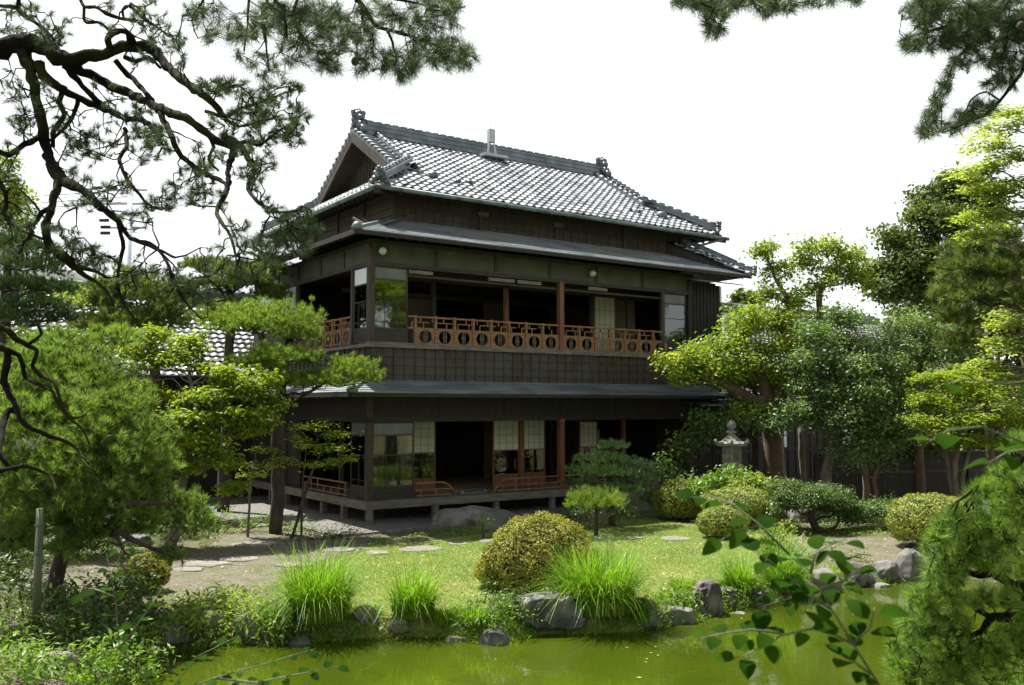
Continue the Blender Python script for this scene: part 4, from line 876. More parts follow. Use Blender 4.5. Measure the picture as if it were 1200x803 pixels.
# ---- clipped azalea domes
def dome(px, py, w, h, mat, label, dens=2600, L=0.045, group='clipped azalea domes', dk=0.85, lob=None, Y=None, low=0.46, ex=0.85, name='azalea_bush'):
    """px,py foot centre in the photo; w,h size in pixels"""
    g = bank(px, py, 0.3); Yc = (Y or g.y) + w / 2 * (Y or g.y) / FPX * dk * 0.8; s = Yc / FPX; x = (px - 600) * s
    base = Vector((x, Yc, gz(x, Yc))); root = empty(name, base, 0, label, 'shrub', group)
    rx, ry, rz = w * s / 2, w * s / 2 * dk, h * s; dense_k = 1.25
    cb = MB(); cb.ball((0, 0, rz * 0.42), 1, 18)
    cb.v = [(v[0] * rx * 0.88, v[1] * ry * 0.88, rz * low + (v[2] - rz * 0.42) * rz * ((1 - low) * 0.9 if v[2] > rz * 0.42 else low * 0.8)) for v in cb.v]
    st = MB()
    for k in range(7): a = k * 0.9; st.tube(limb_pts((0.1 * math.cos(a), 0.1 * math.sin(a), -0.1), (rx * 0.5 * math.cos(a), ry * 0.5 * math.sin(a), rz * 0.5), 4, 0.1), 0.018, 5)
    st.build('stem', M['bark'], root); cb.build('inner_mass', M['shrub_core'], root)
    n = int(1.5 * dens * (rx + ry) * (rz + rx) * 1.4)
    d = rnd_dir(n * 2); d = d[d[:, 2] > -0.75][:n]
    k = 1 + 0.035 * np.sin(d[:, 0] * 11 + 1) * np.sin(d[:, 1] * 9 + 2) + 0.025 * np.sin(d[:, 2] * 14 + d[:, 0] * 12) + 0.07 * np.sin(d[:, 0] * 3 + px) * np.cos(d[:, 2] * 4 + px) * np.sin(d[:, 1] * 2.5 + px) + 0.03 * np.sin(d[:, 0] * 23) * np.sin(d[:, 1] * 21) * np.sin(d[:, 2] * 19)
    q = RNG.uniform(0.9, 1.03, len(d)) * k
    exp = np.sign(d[:, 2]) * np.abs(d[:, 2]) ** ex
    p = np.column_stack([d[:, 0] * rx * q, d[:, 1] * ry * q, rz * low + exp * rz * np.where(d[:, 2] > 0, 1 - low, low) * q]); nn = nrm(d / np.array([rx, ry, rz * 0.6]))
    V, F = leaves(p, nrm(nn + 0.55 * RNG.normal(size=nn.shape)), L, L * 0.5); array_mesh('foliage', V, F, M[mat], root, 4)
    return root
dome(632, 702, 142, 84, 'azalea', 'large rounded brownish-gold azalea dome on the lawn between two grass clumps', 3400, 0.05, dk=0.8, low=0.2, ex=1.0)
dome(794, 612, 62, 46, 'azalea_green', 'yellow-green clipped azalea dome just behind the small bright pine', 2400, 0.045)
dome(868, 622, 94, 46, 'azalea_green', 'wide yellow-green clipped azalea dome in front of the stone lantern', 2400, 0.045)
dome(844, 628, 58, 36, 'azalea_green', 'lower azalea lobe against the front left of the wide azalea dome', 2400, 0.045, Y=19.9)
dome(1087, 648, 100, 60, 'azalea_green', 'round golden-green azalea dome by the water at the right, before the board fence', 2400, 0.045)
dome(178, 697, 52, 42, 'azalea', 'small brownish azalea beside the path under the drooping pine boughs', 2600, 0.045)

# ---- sword-leaved grass clumps
def grass_clump(px, py, w, h, n, label, lean=0.0, L=None, group='grass clumps along the pond edge', mat='blade', Y=None, wide=0.012):
    g = bank(px, py, 0.12); Yc = g.y + w / 2 * g.y / FPX * 0.3; s = Yc / FPX; x = (px - 600) * s; base = Vector((x, Yc, gz(x, Yc) - 0.02)); rx = w * s / 2; hh = h * s * 0.88
    seg = 5; nb = int(n * 1.6); a = RNG.uniform(0, 2 * np.pi, nb); rr = np.sqrt(RNG.uniform(0, 1, nb)) * rx * 0.55
    rr = rr * 1.05; bx_ = np.column_stack([np.cos(a) * rr, np.sin(a) * rr * 0.7, np.zeros(nb)])
    out = nrm(np.column_stack([np.cos(a), np.sin(a), np.zeros(nb)]) * (0.3 + rr / rx)[:, None] + RNG.normal(size=(nb, 3)) * [0.5, 0.5, 0] + [lean, 0, 0])
    lean_ = np.random.default_rng(int(px)).normal(0, 0.25, 2); out = nrm(out + np.array([lean_[0], lean_[1], 0])); Lb = hh * RNG.uniform(0.45, 1.25, nb) * 1.15; bend = RNG.uniform(0.25, 1.5, nb) * (0.5 + 0.75 * rr / rx); side = np.cross(out, [0, 0, 1.0]); V = []
    for i in range(seg + 1):
        t = i / seg; ang = bend * t * 1.5; p = bx_ + out * (Lb * t * np.sin(ang * 0.6))[:, None] + np.array([0, 0, 1.0]) * (Lb * t * np.cos(ang * 0.75))[:, None]
        w_ = wide * (1 - t ** 2) + 0.001; V += [p - side * w_ / 2, p + side * w_ / 2]
    V = np.stack(V, 1).reshape(-1, 3); m = 2 * (seg + 1); F = []
    base_i = np.arange(nb)[:, None] * m
    for i in range(seg): F.append(base_i + np.array([2 * i, 2 * i + 1, 2 * i + 3, 2 * i + 2])[None])
    o = array_mesh('grass_clump', V, np.concatenate(F), M[mat], None, 4); o.location = base
    return tag(o, label, 'grass clump', group)
grass_clump(378, 742, 112, 84, 800, 'tall bright green grass clump at the pond edge beyond the left end of the lawn')
grass_clump(486, 735, 80, 64, 420, 'upright thinner grass clump on the bank between the tall left clump and the azalea dome')
grass_clump(700, 736, 130, 78, 1100, 'widest arching grass clump at the water edge right of the large azalea dome')
grass_clump(748, 738, 44, 34, 200, 'short loose tuft of grass hugging the right side of the widest clump')
grass_clump(862, 698, 52, 48, 240, 'pale loose grass clump just behind the rounded brown boulder')
grass_clump(912, 700, 60, 66, 380, 'deep green grass clump beyond the leafy twig, right of the pale clump')
grass_clump(560, 742, 50, 26, 200, 'low trailing grass over the rocks in front of the large azalea dome')
grass_clump(520, 748, 40, 22, 160, 'low tuft of grass by the water below the upright clump')
grass_clump(330, 748, 50, 36, 200, 'low grass tuft at the left foot of the tall left clump')
grass_clump(800, 690, 60, 14, 260, 'short sprawling grass at the lawn edge behind the rounded boulder')

# ---- rocks
def rock(px, py, w, h, mat, label, z=-0.05, cat='rock', name='rock', group='rocks round the pond', seed=None, dk=0.7, Y=None, flat=1.0, sink=0.25, cut=0.25):
    fx, fy = foot(px, py); Yc = Y or fy; s = Yc / FPX; x = (px - 600) * s; seed = seed or px * 0.37 + py
    bm = bmesh.new(); bmesh.ops.create_icosphere(bm, subdivisions=5, radius=1.0)
    rr_ = random.Random(int(px * 7 + py)); planes = [(Vector((rr_.gauss(0, 1), rr_.gauss(0, 1), abs(rr_.gauss(0, 0.8)))).normalized(), rr_.uniform(0.72, 0.95)) for _ in range(9)]
    rx, ry, rz = w * s / 2, w * s / 2 * dk, h * s
    for v in bm.verts:
        d = v.co.normalized(); n1 = mnoise.fractal(d * 1.3 + Vector((seed, 0, seed)), 1.0, 2.0, 5); n2 = mnoise.cell(d * 1.6 + Vector((0, seed, 1)))
        n3 = mnoise.fractal(d * 5 + Vector((seed, 3, 0)), 0.8, 2.2, 4)
        rd = 1 - abs(mnoise.noise(d * 2.3 + Vector((seed, seed, 2)))) * 2; k = 1 + 0.24 * n1 + 0.12 * rd + 0.07 * n3 - 0.06
        for q_ in planes: k = min(k, q_[1] / max(1e-3, d.dot(q_[0]))) if d.dot(q_[0]) > 0.05 else k
        c = d * k; c.z = max(c.z, -0.3); 
        if c.z > 0.62: c.z = 0.62 + (c.z - 0.62) * 0.4
        v.co = Vector((c.x * rx, c.y * ry, c.z * rz * flat))
    me = bpy.data.meshes.new(name); bm.to_mesh(me); bm.free(); me.materials.append(M[mat])
    me.polygons.foreach_set('use_smooth', [True] * len(me.polygons))
    o = bpy.data.objects.new(name, me); C.objects.link(o); o.location = (x, Yc + ry * 0.5, max(WATER - 0.08, gz(x, Yc + ry * 0.5)) - rz * 0.05); o.rotation_euler = (0, 0, 0)
    return tag(o, label, cat, group)
rock(640, 741, 100, 36, 'stone_dark', 'broad dark ridged rock with pale left shoulder at the water edge below the azalea dome', -0.33)
rock(578, 756, 40, 24, 'stone_dark', 'small black wet rock jutting into the pond below the low grass', -0.36)
rock(826, 716, 44, 40, 'stone_brown', 'rounded purple-brown boulder standing at the pond edge', -0.3)
rock(790, 731, 52, 20, 'stone', 'flat pale grey rock in the shallows left of the rounded boulder', -0.37)
rock(750, 728, 34, 30, 'stone_dark', 'grey rock half under the right side of the widest grass clump', -0.25)
rock(862, 720, 30, 10, 'stone', 'thin flat rock barely above the water right of the rounded boulder', -0.36)
rock(848, 704, 24, 20, 'stone_brown', 'small brown rock tucked against the back of the rounded boulder', -0.25)
rock(430, 734, 30, 20, 'stone', 'small pale rock between the tall left grass clump and the upright clump', -0.2)
rock(470, 746, 34, 14, 'stone_moss', 'low mossy rock below the upright grass clump', -0.3)
rock(535, 752, 30, 14, 'stone_moss', 'mossy rock left of the small black wet rock', -0.33)
rock(292, 748, 34, 22, 'stone', 'grey rock at the bank left of the tall grass clump', -0.3)
rock(250, 742, 30, 22, 'stone_moss', 'pale mossy rock under the pale-leaved shrubs on the left bank', -0.2)
rock(355, 755, 34, 14, 'stone_dark', 'dark wet rock under the tall left grass clump', -0.34)
rock(205, 762, 40, 20, 'stone_dark', 'dark rock at the left end of the water', -0.3)
rock(145, 735, 34, 24, 'stone_brown', 'pinkish brown rock among the plants at the lower left', -0.05)
rock(885, 708, 26, 16, 'stone_dark', 'dark rock at the waterside under the deep green grass clump', -0.3)
rock(925, 700, 40, 22, 'stone_brown', 'brown rock behind the leafy twig on the right bank', -0.3)
rock(962, 690, 40, 26, 'stone', 'grey bank rock left of the pale flat shore stone', -0.3)
rock(1000, 684, 44, 22, 'stone_brown', 'rough bank rock below the bare path on the right', -0.28)
rock(1022, 688, 40, 10, 'stone', 'pale flat stone lying in the water at the right bank', -0.37)
rock(1034, 676, 34, 20, 'stone', 'angular bank rock left of the tall stone under the right azalea', -0.25)
rock(1064, 678, 40, 38, 'stone', 'tall squarish grey stone under the right azalea dome', -0.3)
rock(1105, 680, 40, 24, 'stone_dark', 'dark stone at the waterline right of the tall squarish stone', -0.3)
rock(944, 612, 62, 44, 'stone', 'upright grey boulder under the spreading pine shrub', 0.0, group='rocks among the shrubs')
rock(1000, 606, 60, 28, 'stone_moss', 'low brown boulder right of the upright grey boulder', 0.0, group='rocks among the shrubs')
rock(733, 594, 66, 26, 'stone_moss', 'mossy boulder behind the small bright pine', 0.0, group='rocks among the shrubs')
rock(700, 612, 28, 20, 'stone_moss', 'mossy stone at the foot of the small bright pine', 0.0, group='rocks among the shrubs')
rock(561, 618, 122, 31, 'stone', 'large flat-topped stepping boulder in front of the veranda opening', 0.0, cat='step stone', name='step_boulder', group=None, dk=0.5, cut=0.1)
rock(40, 690, 60, 22, 'stone_moss', 'mossy boulder on the left bank between the two garden poles', 0.0, group='rocks among the shrubs', Y=14)
rock(70, 745, 60, 26, 'stone_moss', 'mossy rock deep in the ferns at the lower left', -0.05, group='rocks among the shrubs', Y=10.5)
rock(160, 640, 40, 18, 'stone_dark', 'dark rock in the shade under the drooping pine boughs', 0.0, group='rocks among the shrubs')
# stepping stones
def flag(px, py, w, k, label):
    g = G(px, py, 0.0); s = g.y / FPX; r = w * s / 2; n = 11; rnd = random.Random(px * 3 + 1); b = MB()
    ring = [(math.cos(2 * math.pi * i / n) * r * rnd.uniform(0.68, 1.1), math.sin(2 * math.pi * i / n) * r * k * rnd.uniform(0.68, 1.1)) for i in range(n)]
    z0 = -0.05; z1 = 0.022; vs = [(x, y, z0) for x, y in ring] + [(x, y, z1 - 0.015) for x, y in ring] + [(x * 0.93, y * 0.93, z1) for x, y in ring]
    fs = [(i, (i + 1) % n, n + (i + 1) % n, n + i) for i in range(n)] + [(n + i, n + (i + 1) % n, 2 * n + (i + 1) % n, 2 * n + i) for i in range(n)] + [tuple(range(2 * n, 3 * n))]
    b.add(vs, fs); o = b.build('stepping_stone', M['flagstone'], None, (g.x, g.y, gz(g.x, g.y))); return tag(o, label, 'stepping stone', 'stepping stones across the lawn')
for a in ((242, 661, 56, .8, 'stepping stone on the dirt path below the cloud-pruned pine, nearest the small azalea'), (282, 656, 52, .8, 'stepping stone on the dirt path right of the one nearest the small azalea'),
          (222, 668, 40, .8, 'smallest stepping stone beside the small brown azalea on the path'), (300, 638, 60, .9, 'broad pale stone set in the path at the foot of the cloud-pruned pine'),
          (344, 662, 44, .8, 'stepping stone at the left edge of the lawn behind the tall grass clump'), (397, 645, 38, 1, 'squarish stepping stone behind the tall left grass clump'),
          (442, 647, 34, 1, 'grey stepping stone left of the longest pale one'), (493, 642, 54, .8, 'longest pale stepping stone in front of the villa corner'),
          (537, 637, 28, 1, 'small stepping stone right of the longest pale one'), (572, 635, 26, 1, 'small stepping stone beside the large azalea dome, toward the step boulder'),
          (707, 631, 24, 1, 'stepping stone just right of the large azalea dome'), (742, 631, 26, .8, 'narrow stepping stone between the small bright pine and the pinkish stone'),
          (790, 632, 38, 1, 'pinkish stepping stone in front of the left yellow-green dome'), (836, 631, 32, .9, 'stepping stone in front of the wide azalea dome'),
          (868, 631, 26, .9, 'last stepping stone before the bare path on the right'), (900, 640, 34, .9, 'stepping stone where the bare path begins beyond the pale grass')):
    flag(*a)

# ---- stone lantern
lb = onground(856, 24.0); lan = empty('stone_lantern', lb, 0.3, 'weathered stone garden lantern with hexagonal roof and ball finial beside the thick trunk', 'lantern')
s6 = lambda r: r
b = MB(); b.lathe((0, 0, 0), [(0.40, -0.1), (0.40, 0.12), (0.30, 0.2)], 6, sm=False); b.build('base', M['lantern'], lan)
b = MB(); b.lathe((0, 0, 0.2), [(0.19, 0), (0.16, 0.1), (0.15, 0.45), (0.17, 0.5), (0.15, 0.55), (0.16, 0.95), (0.19, 1.0)], 18); b.build('shaft', M['lantern'], lan)
b = MB(); b.lathe((0, 0, 1.2), [(0.18, 0), (0.36, 0.12), (0.38, 0.24), (0.30, 0.25), (0.28, 0.30)], 6, sm=False); b.build('platform', M['lantern'], lan)
b = MB()
for k in range(6):
    a = math.pi / 3 * k; a2 = a + math.pi / 3; p0 = Vector((0.25 * math.cos(a), 0.25 * math.sin(a), 1.5)); b.beam(p0, p0 + Vector((0, 0, 0.45)), 0.07, 0.07, (math.cos(a), math.sin(a), 0))
b.lathe((0, 0, 1.5), [(0.255, 0), (0.255, 0.07)], 6, sm=False); b.lathe((0, 0, 1.5), [(0.255, 0.40), (0.255, 0.45)], 6, sm=False)
b.lathe((0, 0, 1.52), [(0.205, 0.04), (0.205, 0.40)], 6, sm=False); b.build('fire_box', M['lantern'], lan)
b = MB(); b.lathe((0, 0, 1.95), [(0.26, 0), (0.47, 0.02), (0.49, 0.09), (0.36, 0.14), (0.24, 0.22), (0.14, 0.30), (0.10, 0.34)], 6, sm=False)
for k in range(6): a = math.pi / 3 * k; b.tube([(0.42 * math.cos(a), 0.42 * math.sin(a), 2.04), (0.50 * math.cos(a), 0.50 * math.sin(a), 2.08), (0.51 * math.cos(a), 0.51 * math.sin(a), 2.15)], [0.05, 0.05, 0.03], 7)
b.build('roof', M['lantern'], lan)
b = MB(); b.lathe((0, 0, 2.28), [(0.08, 0), (0.15, 0.05), (0.15, 0.08), (0.07, 0.12), (0.07, 0.15), (0.12, 0.18), (0.14, 0.26), (0.11, 0.33), (0.05, 0.38), (0.01, 0.41)], 16); b.build('finial', M['lantern'], lan)
lan.scale = (0.92, 0.92, 0.93)
# notice board beyond the right azalea
nb = onground(1136, 22.5); nt_ = empty('notice_board', nb, 0.1, 'small low board with wooden top edge and pale blue face by the right azalea dome', 'sign')
b = MB(); b.box(-0.4, 0.4, -0.01, 0.02, 0.25, 0.68); b.build('board', M['pale_blue'], nt_); b = MB(); b.box(-0.43, 0.43, -0.03, 0.03, 0.68, 0.73); b.build('top_rail', M['wood_orange'], nt_)
for x in (-0.36, 0.36): b = MB(); b.box(x - 0.03, x + 0.03, 0.021, 0.06, -0.1, 0.68); b.build('post', M['wood_board'], nt_)
# garden poles (bamboo props) at left
for px, Y, top, lab in ((1, 11.5, 590, 'dark wooden prop pole at the very left edge'), (52, 11.5, 596, 'greenish bamboo prop pole standing among the plants on the left bank')):
    g = onground(px, Y); z = P(px, top, Y).z; b = MB(); b.tube([(0, 0, -0.2), (0.01, 0, z - g.z)], [0.05, 0.045], 8)
    for k in range(5): b.tube([(0, 0, 0.35 * k), (0, 0, 0.35 * k + 0.02)], 0.054, 8)
    tag(b.build('prop_pole', M['bamboo' if px > 20 else 'wood_dark'], None, g), lab, 'pole', 'prop poles on the left bank')

# ---- small pines and shrubs in front of the villa
b0 = onground(697, 20.6); tree('small_pine', 'small bright green umbrella-shaped pine on the lawn beside the large azalea dome', 'tree', b0, [(b0, 0.05), (T(699, 600, 20.6, 0)[0], 0.045), (T(697, 588, 20.6, 0)[0], 0.04)],
     [clump_of(697, 588, 20.6, 36, 17), clump_of(681, 590, 20.4, 20, 12), clump_of(715, 590, 20.7, 20, 11)], F_pine('pine_bright', 130, 0.13, 0.007, per=26, lo=0.5, zmin=-0.35, up=0.9))
b0 = onground(716, 22.2)
tree('layered_pine', 'dark green layered pine trimmed into a low cone before the veranda', 'tree', b0, [(b0, 0.09), (P(713, 570, 22.2), 0.07), (P(716, 530, 22.2), 0.04)],
     [clump_of(716, 524, 22.2, 19, 9), clump_of(704, 538, 22.0, 34, 9), clump_of(735, 546, 22.4, 32, 10), clump_of(688, 553, 21.9, 30, 9), clump_of(716, 554, 21.6, 38, 10), clump_of(745, 563, 22.2, 30, 10), clump_of(760, 556, 22.6, 22, 9), clump_of(680, 566, 22.1, 22, 7), clump_of(726, 573, 21.6, 34, 8)],
     F_pine('pine_dark', 120, 0.10, 0.008, per=22, lo=0.4, zmin=-0.3, up=0.9))
b0 = onground(955, 21.2)
tree('spreading_pine_shrub', 'broad dark olive shrub pine spreading over the upright grey boulder', 'shrub', b0, [(b0, 0.09), (P(950, 605, 21.2), 0.08), (P(955, 585, 21.2), 0.05)],
     [clump_of(945, 583, 21.3, 40, 17), clump_of(938, 580, 21.2, 30, 15), clump_of(965, 584, 21.4, 30, 15), clump_of(985, 595, 21.5, 22, 12), clump_of(920, 592, 21.0, 16, 12), clump_of(1015, 600, 21.8, 30, 10)],
     F_leaf('shrub_dark', 2200, 0.06, 0.026, up=0.9, subr=0.06))
# leafy shrubs: px, foot py, Y, [(cx,cy,rx,ry)...], material, leaf size, density, label
def shrub(px, py, Y, cl, mat, L, W, dens, label, name='leafy_shrub', group='leafy garden shrubs', up=0.6, subr=0.08, zf=None, stemr=0.02):
    base = onground(px, Y)
    cls = []
    for i, (a, c, rx, ry) in enumerate(cl):
        Yi = Y + (i % 3 - 1) * 0.15; q_ = P(a, c + ry * 0.6, Yi); g_ = bank(a, c + ry * 0.9, 0.1)
        if q_.z < gz(q_.x, q_.y) - 0.02 or Y < 17.5: Yi = g_.y + rx * g_.y / FPX * 0.3
        cls.append(clump_of(a, c, Yi, rx, ry, 0.9))
    mc = cls[0][0]; base = Vector((mc.x, mc.y, gz(mc.x, mc.y)))
    return tree(name, label, 'shrub', base, [(base + Vector((0, 0, -0.05)), stemr * 1.5), (base + Vector((0, 0, max(0.1, (cls[0][0].z - base.z) * 0.5))), stemr)], cls, F_leaf(mat, dens, L, W, up=up, subr=subr, lo=0.3), 'bark', group, twigs=4, crown='foliage')
shrub(845, 0, 23.0, [(835, 568, 26, 14), (860, 560, 22, 14), (815, 575, 16, 16)], 'shrub_mid', 0.10, 0.05, 350, 'broad-leaved green shrub round the foot of the stone lantern')
shrub(895, 0, 22.6, [(880, 567, 26, 12), (905, 572, 20, 12)], 'shrub_pale', 0.10, 0.045, 350, 'pale green leafy shrub right of the stone lantern base')
shrub(812, 0, 24.8, [(800, 530, 22, 26), (820, 515, 20, 24), (790, 555, 20, 22), (835, 500, 24, 20)], 'shrub_dark', 0.12, 0.06, 130, 'tall dark shrub against the shadowed wall left of the stone lantern', subr=0.12)
shrub(778, 0, 23.8, [(772, 545, 22, 18), (785, 565, 22, 16), (765, 580, 16, 12)], 'shrub_dark', 0.11, 0.05, 130, 'sparse dark shrub between the layered pine and the lantern', subr=0.12)
shrub(690, 0, 21.5, [(690, 600, 18, 9), (728, 602, 20, 9), (665, 605, 12, 7)], 'shrub_dark', 0.07, 0.03, 500, 'low dark green plants under the small bright pine')
shrub(566, 0, 20.4, [(566, 614, 10, 7)], 'shrub_mid', 0.06, 0.02, 600, 'tiny fern-like tuft in front of the step boulder')
shrub(930, 0, 18.6, [(905, 625, 22, 10), (925, 640, 22, 12), (900, 640, 18, 10)], 'shrub_pale', 0.07, 0.035, 450, 'low yellowish shrub on the bank behind the leafy twig')
shrub(870, 0, 17.0, [(870, 690, 24, 16), (850, 700, 20, 12), (893, 695, 20, 14)], 'shrub_mid', 0.06, 0.025, 500, 'small-leaved green shrub on the bank behind the rounded boulder')
shrub(800, 0, 16.2, [(795, 700, 28, 12), (770, 712, 22, 12), (815, 690, 18, 10)], 'shrub_mid', 0.06, 0.03, 450, 'low fresh green plants between the lawn and the flat pale rock')
shrub(612, 0, 13.9, [(600, 715, 34, 16), (570, 728, 26, 14), (640, 706, 26, 14), (545, 735, 20, 12)], 'shrub_mid', 0.06, 0.02, 500, 'low feathery plants spilling over the rocks below the azalea dome')
shrub(625, 0, 14.6, [(590, 705, 26, 20), (655, 690, 24, 16)], 'shrub_dark', 0.06, 0.025, 500, 'darker leafy growth hugging the foot of the large azalea dome')
shrub(1000, 0, 22.4, [(990, 608, 30, 12), (1025, 606, 26, 10), (1040, 590, 14, 8)], 'shrub_dark', 0.07, 0.03, 350, 'low dark shrubs along the bed left of the right azalea dome')
shrub(1000, 0, 18.0, [(975, 640, 16, 8), (1010, 652, 20, 8)], 'shrub_mid', 0.05, 0.02, 350, 'scattered low plants beside the bare path on the right')
shrub(245, 0, 13.6, [(250, 705, 34, 18), (285, 715, 32, 18), (225, 720, 32, 20), (300, 730, 34, 16)], 'shrub_pale', 0.11, 0.03, 330, 'pale green narrow-leaved bushes left of the tall grass clump')
shrub(190, 0, 12.6, [(205, 735, 34, 18), (170, 745, 30, 16), (240, 742, 34, 14)], 'shrub_pale', 0.09, 0.03, 330, 'yellowish low bushes along the left end of the pond')
shrub(330, 0, 13.4, [(325, 728, 34, 18), (350, 740, 30, 14), (400, 742, 34, 10)], 'shrub_mid', 0.07, 0.03, 400, 'green leafy plants under the tall left grass clump')
shrub(450, 0, 13.2, [(440, 738, 30, 9), (490, 744, 36, 9)], 'shrub_mid', 0.05, 0.02, 450, 'low creeping plants at the water below the upright grass clump')
shrub(120, 0, 11.2, [(110, 700, 50, 24), (150, 690, 40, 26), (80, 720, 40, 22), (170, 720, 34, 20)], 'shrub_dark', 0.08, 0.04, 330, 'dark green leafy bushes on the left bank behind the bamboo pole', subr=0.12)
shrub(30, 0, 11.0, [(20, 660, 44, 30), (55, 650, 36, 24), (10, 700, 40, 28), (60, 690, 30, 20)], 'shrub_dark', 0.08, 0.03, 280, 'light green bushes between the two prop poles', subr=0.12)
shrub(40, 0, 8.6, [(30, 745, 60, 26), (90, 770, 60, 24), (20, 790, 60, 26), (150, 785, 50, 20)], 'shrub_mid', 0.085, 0.03, 260, 'feathery fern-like plants in the bottom left corner', subr=0.13)
shrub(110, 0, 9.4, [(115, 745, 50, 22), (60, 740, 40, 22), (150, 760, 34, 18)], 'shrub_dark', 0.08, 0.035, 260, 'dark ferns beside the bottom left plants', subr=0.13)
shrub(220, 0, 20.6, [(205, 610, 30, 14), (225, 622, 28, 12), (185, 625, 24, 12)], 'shrub_dark', 0.08, 0.03, 320, 'dark low bushes left of the path near the drooping pine boughs')
shrub(280, 0, 21.2, [(255, 606, 24, 9), (300, 612, 26, 9), (345, 618, 24, 9)], 'shrub_mid', 0.06, 0.025, 320, 'low green plants round the foot of the cloud-pruned pine')
shrub(400, 0, 20.3, [(380, 625, 22, 6), (410, 622, 18, 7), (355, 628, 16, 6)], 'shrub_dark', 0.06, 0.02, 320, 'small dark clumps at the edge of the gravel by the villa corner')
shrub(30, 0, 14.5, [(20, 610, 40, 20), (60, 625, 36, 18), (110, 640, 34, 14), (160, 650, 28, 14)], 'shrub_dark', 0.07, 0.035, 280, 'dark undergrowth in the shade beneath the large drooping pine')
# ground cover where nothing can be counted
n = 60000; q = RNG.uniform([-12, 10], [13, 24], (n, 2)); sdl = poly_sd(lawn, q[:, 0], q[:, 1]); sdp = np.full(n, 9.0)
for pp in path_px: sdp = np.minimum(sdp, poly_sd(np.array([tuple(G(x, y, -0.02).xy) for x, y in pp]), q[:, 0], q[:, 1]))
uu_ = (q[:, 0] - O.x) * math.cos(ANG) + (q[:, 1] - O.y) * math.sin(ANG); vv_ = -(q[:, 0] - O.x) * math.sin(ANG) + (q[:, 1] - O.y) * math.cos(ANG)
nz = np.sin(q[:, 0] * 2.1 + 1) * np.sin(q[:, 1] * 1.7) + 0.6 * np.sin(q[:, 0] * 5.3) * np.sin(q[:, 1] * 4.1)
psd = pond_sd(q[:, 0], q[:, 1])
ok = (psd > 0.02) & (sdl > -0.05) & (sdp > 0.0) & ((vv_ < -1.7) | (uu_ < -2.7)) & ((nz > 0.1) | (psd < 0.7))
q = q[ok]; c = np.column_stack([q, ground_z(q[:, 0], q[:, 1]) + RNG.uniform(0.01, 0.09, len(q))])
c = np.repeat(c, 3, 0) + RNG.normal(size=(len(c) * 3, 3)) * [0.04, 0.04, 0.015]
V, F = leaves(c, nrm(np.array([0, 0, 1.0]) + 0.6 * RNG.normal(size=c.shape)), 0.045, 0.022)
tag(array_mesh('ground_cover', V, F, M['shrub_mid'], None, 4), 'patchy low ground cover plants on the banks and beds', 'ground cover', kind='stuff')
n = 26000; q = RNG.uniform([-9, 10], [10, 17], (n, 2)); psd = pond_sd(q[:, 0], q[:, 1]); nz = np.sin(q[:, 0] * 3.1) * np.sin(q[:, 1] * 2.7 + 1) + 0.5 * np.sin(q[:, 0] * 8)
ok = (psd > 0.0) & (psd < 0.55 + 0.3 * nz) & (nz > -0.75); q = q[ok]; c = np.column_stack([q, ground_z(q[:, 0], q[:, 1])])
c = np.repeat(c, 6, 0) + RNG.normal(size=(len(c) * 6, 3)) * [0.03, 0.03, 0]
d = nrm(np.array([0, -0.25, 1.0]) + 0.6 * RNG.normal(size=c.shape) * [1, 1, 0.2]); s_ = nrm(np.cross(d, rnd_dir(len(c)))) * 0.005; l_ = RNG.uniform(0.06, 0.2, (len(c), 1))
V = np.stack([c - s_, c + s_, c + d * l_ * 0.6 + s_ * 0.6, c + d * l_ - [0, 0, 0.02]], 1).reshape(-1, 3)
tag(array_mesh('bank_grass', V, np.arange(len(c) * 4).reshape(-1, 4), M['blade'], None, 4), 'short tangled grass fringing the pond bank', 'grass', kind='stuff')
n = 2600; q = RNG.uniform([-9, 12.5], [10, 24], (n, 2)); q = q[pond_sd(q[:, 0], q[:, 1]) > 0.2]; c = np.column_stack([q, ground_z(q[:, 0], q[:, 1]) + 0.03])
V, F = leaves(c, nrm(np.array([0, 0, 1.0]) + 0.25 * RNG.normal(size=c.shape)), 0.05, 0.022, 0.6)
tag(array_mesh('leaf_litter', V, F, M['dry_leaf'], None, 4), 'scattered dry fallen leaves on the lawn and the bare paths', 'litter', kind='stuff')
# leaves floating on the pond
for k, (px, py, r_) in enumerate(((749, 794, 5), (758, 772, 3), (763, 765, 3), (771, 768, 3), (768, 758, 3), (757, 776, 3), (781, 752, 3), (819, 740, 3), (600, 742, 3), (735, 759, 3), (1000, 720, 3), (940, 735, 3))):
    g = G(px, py, WATER + 0.006); b = MB(); a = k * 1.7; l = 0.03 * r_ / 4; d = Vector((math.cos(a), math.sin(a), 0)); s_ = Vector((-d.y, d.x, 0))
    b.prism([-d * l, -d * l * 0.2 + s_ * l * 0.5, d * l * 0.5 + s_ * l * 0.35, d * l, d * l * 0.5 - s_ * l * 0.35, -d * l * 0.2 - s_ * l * 0.5], (0, 0, 0.002))
    tag(b.build('floating_leaf', M['dry_leaf'], None, g), 'largest dry leaf floating alone near the bottom of the pond' if k == 0 else 'tiny dry leaf floating on the green pond', 'leaf', 'dry leaves floating on the pond')

